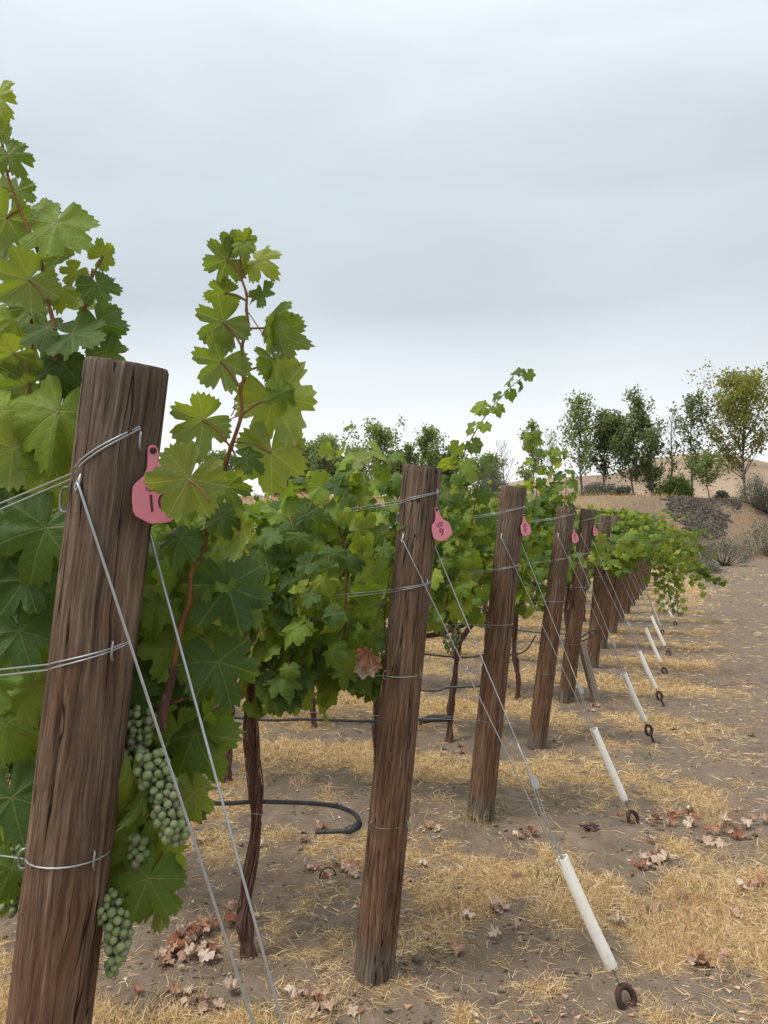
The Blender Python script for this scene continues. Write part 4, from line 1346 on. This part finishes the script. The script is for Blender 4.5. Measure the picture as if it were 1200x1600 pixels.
# ------------------------------------------------------------------ dry grass on the ground
def blades(name, X, Y, az, tilt, L, W, bend, tint, mat, label, cat='grass'):
    """ribbons of two segments: five points and three triangles each"""
    n = len(X)
    Z = ground_h(X, Y)
    d = np.stack([np.cos(az) * np.cos(tilt), np.sin(az) * np.cos(tilt), np.sin(tilt)], -1)
    side = np.stack([-np.sin(az), np.cos(az), np.zeros(n)], -1) * W[:, None] * .5
    # turn the ribbon towards the sky or sideways at random
    rl = rng.uniform(-1.2, 1.2, n)
    nrm = np.cross(d, side / (W[:, None] * .5))
    side = side * np.cos(rl)[:, None] + nrm * (np.sin(rl) * W * .5)[:, None]
    p0 = np.stack([X, Y, Z + 0.001], -1)
    p1 = p0 + d * (L * .5)[:, None]
    d2 = d + np.stack([bend * np.cos(az + 1.3), bend * np.sin(az + 1.3), -np.abs(bend) * .5], -1)
    p2 = p1 + d2 * (L * .5)[:, None]
    p2[:, 2] = np.maximum(p2[:, 2], Z - 0.004)
    V = np.stack([p0 - side, p0 + side, p1 - side, p1 + side, p2], 1).reshape(-1, 3)
    o = (np.arange(n) * 5)[:, None]
    Q = np.concatenate([o + [0, 1, 3], o + [0, 3, 2], o + [2, 3, 4]], 0)
    me = mesh_np(name, V, Q, [mat], np.repeat(tint, 5))
    ob = kind(link(name, me), 'stuff')
    ob['label'] = label; ob['category'] = cat
    return ob


def scatter(n, y0, y1, dens_fn, power=1.0):
    """points on the ground in view, thinning with distance"""
    X, Y = [], []
    got = 0
    while got < n:
        u = rng.random(n)
        y = y0 * (y1 / y0) ** (u ** power)
        x = rng.uniform(-.68, .80, n) * y
        k = rng.random(n) < dens_fn(x, y)
        X.append(x[k]); Y.append(y[k]); got += int(k.sum())
    return np.concatenate(X)[:n], np.concatenate(Y)[:n]


# flat straw, cut and trodden
n = 235000
X, Y = scatter(n, 2.0, 34, lambda x, y: 0.045 + 0.955 * straw_density(x, y), 1.25)
W = np.maximum(0.0014, Y * 0.00055) * rng.uniform(.5, 1.5, n)
L = rng.uniform(.012, .085, n) * np.clip(0.8 + Y * .05, 0, 2)
blades('straw', X, Y, rng.uniform(0, 6.28, n), np.abs(rng.normal(0.0, .20, n)), L, W, rng.normal(0, .45, n), np.clip(rng.beta(1.4, 1.4, n) * .93, 0, .94), M_STRAW, 'flattened golden straw strewn over the soil between the rows', 'straw')
# upright stubble in the thick patches
n = 170000
X, Y = scatter(n, 2.0, 30, lambda x, y: np.clip((straw_density(x, y) - 0.35) * 1.9, 0, 1) ** 1.3, 1.2)
W = np.maximum(0.0016, Y * 0.0005) * rng.uniform(.5, 1.3, n)
tint = np.clip(rng.beta(1.5, 1.2, n) * .93, 0, .94)
tint[rng.random(n) < 0.018] = 1.0
blades('dry_grass', X, Y, rng.uniform(0, 6.28, n), rng.uniform(.35, 1.4, n), rng.uniform(.018, .062, n), W, rng.normal(0, .7, n), tint, M_STRAW, 'short dry golden grass standing in patches between the rows')
# taller tufts
tuft = [(1110, 1292, 90, .13), (1125, 1275, 110, .17), (1090, 1400, 90, .11), (1060, 1420, 70, .10), (1135, 1345, 60, .10), (690, 1215, 60, .08), (800, 1330, 50, .06), (470, 1225, 90, .09), (505, 1240, 60, .07), (440, 1310, 90, .07),
        (620, 1305, 70, .08), (585, 1335, 70, .06), (985, 1270, 60, .08), (745, 1285, 90, .09), (770, 1275, 50, .08), (1090, 1500, 60, .06), (905, 1345, 60, .06), (1140, 1520, 50, .07), (180, 1580, 80, .06), (240, 1585, 80, .06), (520, 1580, 50, .05),
        (300, 1560, 60, .06), (1020, 1235, 50, .07), (1040, 1130, 50, .08), (960, 1100, 50, .08), (885, 1180, 60, .07), (1110, 1180, 50, .07), (1075, 1060, 50, .08), (700, 1330, 80, .05), (660, 1420, 60, .05), (830, 1560, 40, .06)]
TX, TY, TL = [], [], []
for x, y, c, h_ in tuft:
    p = ground_hit(x, y)
    TX.append(p.x + rng.normal(0, .035, c)); TY.append(p.y + rng.normal(0, .04, c)); TL.append(h_ * rng.uniform(.5, 1.25, c))
X, Y, L = map(np.concatenate, (TX, TY, TL)); n = len(X)
tint = np.clip(rng.beta(1.4, 1.4, n) * .93, 0, .94)
blades('grass_tufts', X, Y, rng.uniform(0, 6.28, n), rng.uniform(.5, 1.5, n), L, np.full(n, .0016) * rng.uniform(.6, 1.3, n), rng.normal(0, .45, n), tint, M_STRAW, 'taller wispy tufts of dry grass around the post feet and anchors')
# some green weeds
TX, TY = [], []
for x, y, c in ((862, 1375, 60), (745, 1280, 60), (545, 1100, 60), (1010, 1182, 50), (330, 1450, 30), (690, 1300, 20), (1075, 1385, 40), (240, 1590, 20), (410, 1597, 30), (780, 1262, 40)):
    p = ground_hit(x, y); TX.append(p.x + rng.normal(0, .05, c)); TY.append(p.y + rng.normal(0, .05, c))
X, Y = map(np.concatenate, (TX, TY)); n = len(X)
blades('green_weeds', X, Y, rng.uniform(0, 6.28, n), rng.uniform(.4, 1.4, n), rng.uniform(.02, .06, n), np.full(n, .003), rng.normal(0, .6, n), np.full(n, 1.0), M_STRAW, 'thin green weeds sprouting among the dry grass', 'weeds')
# dry grass on the bank, and a strip of it at its foot
n = 42000
Y = rng.uniform(40, 56, n); X = rng.uniform(-16, 34, n)
kp = rng.random(n) < np.where(Y > 44.5, .35 + .65 * vnoise(X * .5, Y * .5), 0.5 * sstep(40, 44, Y) * vnoise(X * .7, Y * .7))
X, Y = X[kp], Y[kp]; n = len(X)
tint = np.clip(rng.beta(2, 3.6, n) * .62, 0, .9)
blades('bank_grass', X, Y, rng.uniform(0, 6.28, n), rng.uniform(.5, 1.5, n), rng.uniform(.12, .42, n), rng.uniform(.012, .026, n), rng.normal(0, .4, n), tint, M_STRAW, 'rusty golden dry grass covering the bank behind the vineyard')

# ------------------------------------------------------------------ fallen leaves, twigs
spots = [  # photo x, y, spread in px (x, y), number, where
    (295, 1490, 42, 22, 22, 'heaped left of the nearest vine trunk'), (320, 1462, 36, 12, 10, 'heaped left of the nearest vine trunk'), (380, 1440, 30, 14, 4, 'heaped left of the nearest vine trunk'),
    (1045, 1285, 50, 16, 22, 'piled right of the second white pipe'), (1130, 1300, 28, 16, 14, 'piled right of the second white pipe'), (1015, 1335, 16, 18, 10, 'trailing below the leaf pile by the second white pipe'),
    (1175, 1390, 25, 12, 7, 'in the small heap at the right edge'), (1180, 1285, 14, 8, 2, 'in the small heap at the right edge'), (1095, 1505, 22, 8, 6, 'in the red clump right of the nearest white pipe'),
    (500, 1358, 24, 8, 8, 'around the bit of hose left of the post tagged 9'), (540, 1360, 14, 6, 4, 'around the bit of hose left of the post tagged 9'), (680, 1296, 10, 5, 3, 'on the straw right of the post tagged 9'),
    (820, 1305, 16, 6, 5, 'on the straw below the post tagged 8'), (1060, 1140, 10, 5, 2, 'by the third white pipe'), (930, 1108, 14, 5, 6, 'at the foot of the wooden stake'), (720, 1175, 60, 10, 7, 'under the vines behind the post tagged 9'),
    (760, 1425, 60, 60, 10, 'scattered on the straw before the post tagged 8'), (450, 1320, 60, 40, 7, 'scattered left of the post tagged 9'), (480, 1565, 60, 25, 9, 'scattered along the bottom of the picture'), (270, 1560, 70, 22, 9, 'scattered along the bottom of the picture'),
    (640, 1370, 30, 30, 3, 'scattered on the straw before the post tagged 8'), (1050, 1420, 60, 60, 7, 'scattered right of the nearest white pipe'), (970, 1445, 12, 4, 1, 'lying pale beside the nearest white pipe'), (997, 1360, 25, 14, 4, 'scattered right of the nearest white pipe'),
    (310, 1315, 12, 8, 3, 'on the straw below the drip hose'), (890, 1010, 30, 16, 6, 'under the post tagged 7'), (1060, 1020, 30, 8, 4, 'by the far white pipes'), (1150, 1150, 60, 30, 4, 'scattered over the bare track'), (600, 1080, 40, 10, 5, 'under the vines left of the post tagged 9')]
for x, y, sx, sy, c, where in spots:
    for _ in range(c):
        p = ground_hit(min(max(RND.gauss(x, sx * .6), 5), 1195), min(RND.gauss(y, sy * .6), 1598))
        s = RND.uniform(.016, .038)
        heap = 'heap' in where or 'pile' in where or 'clump' in where
        p.z = gz(p.x, p.y) + s * RND.uniform(.25, .5) + (RND.uniform(0, .025) if heap else 0)
        a = RND.uniform(0, 6.28)
        M = frame(p, (math.cos(a), math.sin(a), RND.uniform(-.3, .3)), UP * RND.choice((1, 1, -1)) + rvec(.35), s)
        o = link('fallen_leaf', DRY[RND.randrange(len(DRY))], None, M)
        tag(o, 'curled dry brown grape leaf %s' % where, 'leaf', 'fallen leaves %s' % where)
# clods and pebbles
n = 6000
X, Y = scatter(n, 2.05, 14, lambda x, y: np.clip(1.0 - straw_density(x, y), .15, 1) * (.25 + vnoise(x * 2.2, y * 2.2 + 60)), 1.2)
Z = ground_h(X, Y); s = rng.gamma(2.0, .0020, n) + .0012
dirs = np.array([(1, 0, 0), (-1, 0, 0), (0, 1, 0), (0, -1, 0), (0, 0, .75), (0, 0, -.6)], float)
V = (dirs[None] * rng.uniform(.6, 1.25, (n, 6, 1)) + rng.normal(0, .15, (n, 6, 3))) * s[:, None, None]
az = rng.uniform(0, 6.28, n); c_, s_ = np.cos(az)[:, None], np.sin(az)[:, None]
V = np.stack([V[:, :, 0] * c_ - V[:, :, 1] * s_, V[:, :, 0] * s_ + V[:, :, 1] * c_, V[:, :, 2]], -1) + np.stack([X, Y, Z + s * .25], -1)[:, None]
tri = np.array([(4, 0, 2), (4, 2, 1), (4, 1, 3), (4, 3, 0), (5, 2, 0), (5, 1, 2), (5, 3, 1), (5, 0, 3)])
cl_ = kind(link('soil_clods', mesh_np('soil_clods', V.reshape(-1, 3), (np.arange(n) * 6)[:, None, None].repeat(8, 1).reshape(-1, 1) + np.tile(tri, (n, 1)), [M_SOIL], smooth=True)), 'stuff')
cl_['label'] = 'small clods and pebbles lying on the bare soil'; cl_['category'] = 'soil'
# crumbs of broken leaf too small to tell apart
n = 1300
X, Y = scatter(n, 2.1, 16, lambda x, y: 0.15 + 0.6 * vnoise(x * 1.7 + 3, y * 1.7) ** 2)
Z = ground_h(X, Y); az = rng.uniform(0, 6.28, n); s = rng.uniform(.004, .015, n)
a3 = [az, az + rng.uniform(1.6, 2.5, n), az + rng.uniform(3.6, 4.7, n)]
V = np.stack([np.stack([X + s * np.cos(a), Y + s * np.sin(a), Z + rng.uniform(.002, .014, n)], -1) for a in a3], 1).reshape(-1, 3)
cr = kind(link('leaf_litter', mesh_np('leaf_litter', V, np.arange(n * 3).reshape(-1, 3), [M_DRY], np.repeat(rng.random(n), 3), uv=np.repeat(rng.uniform(-.6, .6, (n, 2)), 3, 0))), 'stuff')
cr['label'] = 'broken crumbs of dry red leaf strewn on the soil'; cr['category'] = 'leaf litter'

tw = [([(637, 1455), (632, 1480), (622, 1512)], .0016, 'short pale twig standing beside the post tagged 9', .05), ([(545, 1552), (575, 1566), (600, 1590)], .003, 'brown twig lying before the foot of the post tagged 9', .008),
      ([(510, 1580), (555, 1555), (562, 1548)], .003, 'forked brown twig at the bottom centre of the picture', .008), ([(1010, 1478), (1040, 1476), (1062, 1478)], .0022, 'thin dark twig right of the nearest white pipe', .006),
      ([(1030, 1565), (1048, 1588), (1060, 1599)], .0022, 'pale forked stalk in the bottom right foreground', .008), ([(895, 1070), (905, 1082), (890, 1092)], .003, 'short grey stick beside the wooden stake', .008), ([(1100, 1077), (1140, 1070), (1170, 1068)], .004, 'long thin stick lying on the bare track', .008),
      ([(300, 1528), (340, 1525), (348, 1508)], .002, 'bent thin stalk between the two near guy wires', .008), ([(640, 1230), (665, 1210), (700, 1190)], .003, 'brown prunings under the vine behind the post tagged 9', .01)]
for pts, r, lab, lift in tw:
    P = [ground_hit(*p) for p in pts]
    b = P[0].copy()
    if 'standing' in lab: P[0].y = P[2].y; P[0] = at(pts[0][0], pts[0][1], P[2].y); P[1] = at(pts[1][0], pts[1][1], P[2].y)
    else: P = [p + UP * (lift if i == 1 else lift * .4) for i, p in enumerate(P)]
    m = MB(); C_ = catmull(P, 5); m.tube(C_, [r * (1 - .5 * i / len(C_)) for i in range(len(C_))], 6)
    if 'fork' in lab: m.tube(catmull([P[1], P[1].lerp(P[2], .5) + Vector((.03, .02, .01)), P[2] + Vector((.06, .03, 0))], 4), r * .6, 5)
    tag(link('twig', m.mesh('twig', [M_TWIG], b), None, Matrix.Translation(b)), lab, 'twig', 'loose twigs on the ground')
# bit of bent hose half buried
b = ground_hit(512, 1370)
m = MB(); m.tube([b + Vector((.035 * math.cos(t) , .012 * math.cos(t), .035 * math.sin(t) * 1.3 - .004)) for t in np.linspace(-.3, 3.4, 16)], .004, 8)
tag(link('hose_scrap', m.mesh('hose_scrap', [M_HOSE], b), None, Matrix.Translation(b)), 'small arch of old hose sticking out of the straw', 'hose')
# dried grape stalk on the soil
b = ground_hit(922, 1297)
m = MB()
for i in range(26):
    q = b + Vector((RND.uniform(-.04, .04), RND.uniform(-.02, .02), RND.uniform(.005, .02)))
    m.tube([q, q + rvec(.008)], [.005, .004], 6)
tag(link('dried_bunch', m.mesh('dried_bunch', [mat_simple('raisin', (.06, .018, .02), .7)], b), None, Matrix.Translation(b)), 'shrivelled dark red grape bunch lying beside the second white pipe', 'grapes')

# ------------------------------------------------------------------ trees, shrubs and rocks on the bank
def quads(C, size, seedrng, flat=0.0):
    n = len(C)
    a = seedrng.normal(0, 1, (n, 3)); a[:, 2] *= (1 - flat); a /= np.linalg.norm(a, axis=1)[:, None]
    b = np.cross(a, seedrng.normal(0, 1, (n, 3))); b /= np.linalg.norm(b, axis=1)[:, None] + 1e-9
    s = size[:, None] if hasattr(size, '__len__') else size
    V = np.stack([C - a * s * .6, C - b * s * .38, C + a * s * .6, C + b * s * .38], 1).reshape(-1, 3)
    return V, np.arange(n * 4).reshape(-1, 4)


def tree(px, ytop, D, wpx, label, mat=M_TREE, lean=0.0, cb=0.22, dens=1.0, seed=1, sparse=False, name='tree', grp=None, spread=0.5, fork=0.0, ybase=None):
    R_ = random.Random(seed); g_ = np.random.default_rng(seed)
    bx = (px - 600) / FPX * D
    b = Vector((bx, D, gz(bx, D)))
    H = CAM_Z + (HORIZON - ytop) / FPX * D - b.z
    W = wpx / FPX * D * .5
    o = thing(name, b, label, 'tree', grp)
    m = MB()
    topx = lean / FPX * D
    ax = lambda t: b + Vector((topx * t ** 1.3 + .12 * math.sin(t * 5 + seed) * min(1, t * 3), .1 * math.sin(t * 4 + seed * 2), H * t))
    r0 = 0.010 * H + .02
    m.tube([ax(t) - UP * (.2 if t == 0 else 0) for t in np.linspace(0, .97, 16)], [r0 * (1 - .93 * t) for t in np.linspace(0, .97, 16)], 7)
    C = []
    nb = int(46 * (dens if not sparse else .7))
    for i in range(nb):
        t0 = cb + (0.93 - cb) * (i + R_.random()) / nb
        az_ = R_.uniform(0, 6.28)
        # crown outline: widest at two fifths of its height, narrow at the top
        u = (t0 - cb) / (1 - cb)
        wl_ = W * (0.35 + 1.0 * math.sin(min(1, u * 1.25 + .22) * math.pi * .80) ** .8) * R_.uniform(.5, 1.1) * (1 - .55 * u)
        rise = wl_ * R_.uniform(.7, 1.7) * (1 + spread * .6)
        p0 = ax(t0); d_ = Vector((math.cos(az_), math.sin(az_), 0))
        p1 = p0 + d_ * wl_ * .5 + UP * rise * .35; p2 = p0 + d_ * wl_ + UP * rise * .9
        if p2.z > b.z + H * 1.01: p2.z = b.z + H * R_.uniform(.93, 1.01)
        m.tube([p0, p1, p2], [r0 * .32 * (1 - t0) + .012, r0 * .2 * (1 - t0) + .009, .006], 5)
        if sparse:
            for q in range(3):
                tt = R_.uniform(.3, 1); pp = p0.lerp(p2, tt); m.tube([pp, pp + Vector((R_.gauss(0, .25), R_.gauss(0, .25), R_.uniform(.2, .6)))], [.010, .005], 4)
            continue
        for cl in range(7):
            tt = R_.uniform(.2, 1.08)
            c = p0.lerp(p1, tt * 2) if tt < .5 else p1.lerp(p2, tt * 2 - 1)
            if R_.random() < .25: continue
            k_ = int(16 * dens)
            sg = .11 + .055 * W
            C.append(np.array(c) + g_.normal(0, 1, (k_, 3)) * (sg, sg, sg * 1.15))
    link('trunk', m.mesh('trunk', [M_TRUNK], b), o)
    if not sparse:
        C = np.concatenate(C)
        V, Qd = quads(C, g_.uniform(.12, .24, len(C)) * (D / 56), g_)
        # whole clumps lighter or darker
        t_ = np.clip(.42 + g_.normal(0, .17, len(C)) + .35 * (vnoise(C[:, 0] * 1.3 + seed, C[:, 2] * 1.3) - .5), 0.01, .99)
        link('crown', mesh_np('crown', V - np.array(b), Qd, [mat], np.repeat(t_, 4)), o)
    return o


GR = 'trees on the bank behind the vineyard'
tree(910, 622, 57, 74, 'slender light green poplar, leftmost of the trees above the far posts', M_TREE, -4, .16, .85, 3, grp=GR)
tree(946, 640, 57, 54, 'narrow dark poplar right beside the leftmost slender poplar', M_TREEDK, -4, .2, .9, 4, grp=GR)
tree(992, 652, 56, 84, 'broad dark leaning tree with bare lower trunk in the tree line', M_TREEDK, -34, .22, 1.25, 5, grp=GR)
tree(1021, 614, 56, 62, 'tall dark poplar leafy to the ground and leaning left', M_TREEDK, -26, .03, 1.1, 6, grp=GR)
tree(1048, 636, 56, 34, 'bare leafless tree standing between the leafy poplars', M_TREE, 6, .3, 1, 7, True, name='bare_tree', grp=GR)
tree(1080, 614, 56, 62, 'slim upright poplar left of the big yellowing tree', M_TREEDK, 6, .2, .72, 8, grp=GR)
tree(1108, 712, 54, 52, 'small young tree low under the slim poplar', M_TREE, 0, .25, .6, 9, grp=GR)
tree(1166, 584, 55, 128, 'big yellow green tree at the right edge', M_TREEYL, -6, .14, 1.5, 10, grp=GR)
tree(592, 668, 72, 84, 'light green poplar top above the vines left of the post tagged 9', M_TREE, 0, .12, 1.0, 11, grp=GR)
tree(672, 668, 72, 52, 'poplar top rising just behind the post tagged 9', M_TREE, -4, .12, .9, 12, grp=GR)
tree(640, 694, 72, 30, 'thin small poplar between two taller ones behind the post tagged 9', M_TREE, 0, .2, .6, 13, grp=GR)
tree(508, 686, 70, 74, 'dense green tree behind the vines, right of the tall foreground shoot', M_TREE, 4, .1, 1.3, 14, grp=GR)
tree(462, 698, 70, 66, 'rounded green tree partly behind the tall foreground shoot', M_TREE, 0, .1, 1.2, 15, grp=GR)
tree(706, 698, 72, 40, 'small dark poplar right of the post tagged 9', M_TREEDK, 0, .15, .7, 16, grp=GR)
tree(744, 722, 66, 80, 'low sparse tree behind the slanting vine shoot', M_TREEDK, 6, .1, .5, 17, grp=GR)
tree(832, 664, 60, 46, 'slender poplar behind the post tagged 8', M_TREE, 0, .15, .7, 18, grp=GR)
tree(786, 690, 62, 44, 'bare twiggy tree behind the post tagged 8', M_TREE, 0, .2, 1, 19, True, name='bare_tree', grp=GR)
tree(866, 672, 60, 30, 'thin bare sapling left of the leftmost slender poplar', M_TREE, -6, .3, 1, 20, True, name='bare_tree', grp=GR)
tree(527, 682, 74, 26, 'bare sapling between the trees left of the post tagged 9', M_TREE, -8, .4, .7, 21, True, name='bare_tree', grp=GR)
tree(340, 712, 70, 60, 'green tree glimpsed between the foreground post and the tall shoot', M_TREE, 0, .1, 1.1, 22, grp=GR)

for i_, (x_, yt_, w_, D_, lb_) in enumerate(((556, 702, 54, 80, 'low green poplar in the gap left of the tallest left-hand poplar'), (622, 708, 50, 82, 'bushy low tree right of the tallest left-hand poplar'), (436, 716, 54, 82, 'low tree at the left end of the far tree line'),
                                             (694, 714, 54, 80, 'low bushy tree close behind the right side of the post tagged 9'), (762, 712, 50, 70, 'low green tree right of the slanting vine shoot'), (484, 712, 60, 84, 'low dark tree between the two rounded green trees'))):
    tree(x_, yt_, D_, w_, lb_, M_TREE if i_ % 2 == 0 else M_TREEDK, 0, .06, 1.1, 40 + i_, grp=GR)


def bush(px, ybase, wpx, hpx, label, mat=M_SAGE, seed=1, name='sagebrush', cat='shrub', leaf=.10, D=None):
    g_ = np.random.default_rng(seed + 500)
    b = ground_hit(px, ybase) if D is None else Vector(((px - 600) / FPX * D, D, 0))
    b.z = gz(b.x, b.y)
    W, H = wpx / FPX * b.y * .5, hpx / FPX * b.y
    o = thing(name, b, label, cat, 'shrubs on and below the bank')
    m = MB(); C = []
    for i in range(34):
        a = g_.uniform(0, 6.28); rr_ = W * math.sqrt(g_.random()); hh = H * math.sqrt(max(.04, 1 - (rr_ / W) ** 2)) * g_.uniform(.65, 1.05)
        t_ = b + Vector((rr_ * math.cos(a), rr_ * math.sin(a), hh))
        mid = b.lerp(t_, .5) + Vector((rr_ * math.cos(a) * .2, rr_ * math.sin(a) * .2, -hh * .12))
        m.tube([b - UP * .05, mid, t_], [.022, .014, .005], 4)
        nn = 85
        tt = g_.uniform(.3, 1.05, nn)[:, None]
        base = np.array(mid) * (1 - tt) + np.array(t_) * tt
        C.append(base + g_.normal(0, 1, (nn, 3)) * (W * .12, W * .12, H * .11))
    link('stems', m.mesh('stems', [M_TRUNK], b), o)
    C = np.concatenate(C); C[:, 2] = np.maximum(C[:, 2], b.z + .02)
    n_ = len(C)
    # narrow upright leaves
    dr = (C - np.array(b)); dr /= np.linalg.norm(dr, axis=1)[:, None] + 1e-6; dr = dr + g_.normal(0, .45, (n_, 3)); dr /= np.linalg.norm(dr, axis=1)[:, None]
    sd = np.cross(dr, g_.normal(0, 1, (n_, 3))); sd /= np.linalg.norm(sd, axis=1)[:, None] + 1e-6
    s_ = g_.uniform(.6, 1.3, n_)[:, None] * leaf * b.y / 44
    V = np.stack([C - dr * s_ * .5, C + sd * s_ * .22, C + dr * s_ * .7, C - sd * s_ * .22], 1).reshape(-1, 3)
    t_ = np.clip(.45 + g_.normal(0, .2, n_) + .5 * (vnoise(C[:, 0] * 2.2 + seed, C[:, 2] * 2.2) - .5), .01, .99)
    link('foliage', mesh_np('foliage', V - np.array(b), np.arange(n_ * 4).reshape(-1, 4), [mat], np.repeat(t_, 4)), o)


bush(1132, 884, 84, 50, 'grey green sagebrush at the foot of the bank below the rock patch', seed=1)
bush(1085, 882, 56, 44, 'pale sagebrush left of the one below the rock patch', seed=2)
bush(1200, 868, 76, 66, 'large blue grey sagebrush cut off by the right edge', seed=3)
bush(1178, 792, 64, 48, 'big grey sagebrush on top of the bank under the yellowing tree', seed=4)
bush(1196, 800, 50, 40, 'low brown sagebrush on the bank slope at the right edge', seed=5)
bush(1095, 775, 26, 18, 'small grey bush on the bank top under the slim poplar', seed=6)
bush(938, 788, 60, 22, 'low grey scrub on the bank top under the leftmost poplars', seed=7, D=54)
bush(975, 786, 34, 18, 'small dark scrub under the broad leaning tree', seed=8, D=54)
bush(1057, 778, 48, 36, 'bright green leafy shrub at the foot of the bare tree', M_SHRUB, 9, 'leafy_shrub', leaf=.16, D=54)
bush(1098, 895, 70, 16, 'low green grey weeds below the pale sagebrush', seed=10)
bush(1062, 872, 40, 26, 'grey sagebrush half hidden behind the far white pipes', seed=11)
bush(770, 790, 60, 40, 'greyish scrub behind the post tagged 8', seed=12, D=54)
bush(1128, 768, 20, 12, 'tiny grey bush beside the small young tree', seed=13, D=54)

# dark rocks tipped down the bank
rk = np.random.default_rng(77)
V_, F_, off = [], [], 0
ico = [(-1, .2, 0), (1, -.1, .1), (0, -1, .2), (.1, 1, 0), (0, .1, .8), (.1, 0, -.7)]
icf = [(4, 0, 2), (4, 2, 1), (4, 1, 3), (4, 3, 0), (5, 2, 0), (5, 1, 2), (5, 3, 1), (5, 0, 3)]
for i in range(3000):
    u, v = rk.random(), rk.random()
    yp = 768 + 70 * u
    cx = 1112 - 26 * u + 8 * math.sin(u * 9)
    hw = 42 * (.45 + .75 * math.sin(min(1, u * .9 + .12) * math.pi)) 
    xp = cx + (v * 2 - 1) * hw + rk.normal(0, 5) * (rk.random() < .35)
    D_ = 53.2 - 6.6 * u + rk.normal(0, .35)
    x_ = (xp - 600) / FPX * D_
    c = np.array((x_, D_, gz(x_, D_) + .03))
    s = rk.uniform(.05, .15)
    A = np.linalg.qr(rk.normal(0, 1, (3, 3)))[0]
    V_.append((np.array(ico) * rk.uniform(.7, 1.2, (6, 3)) * s) @ A.T + c)
    F_.append(np.array(icf) + off); off += 6
ro = kind(link('rock_pile', mesh_np('rock_pile', np.concatenate(V_), np.concatenate(F_), [M_ROCK])), 'stuff')
ro['label'] = 'patch of small dark rocks spilling down the bank'; ro['category'] = 'rocks'
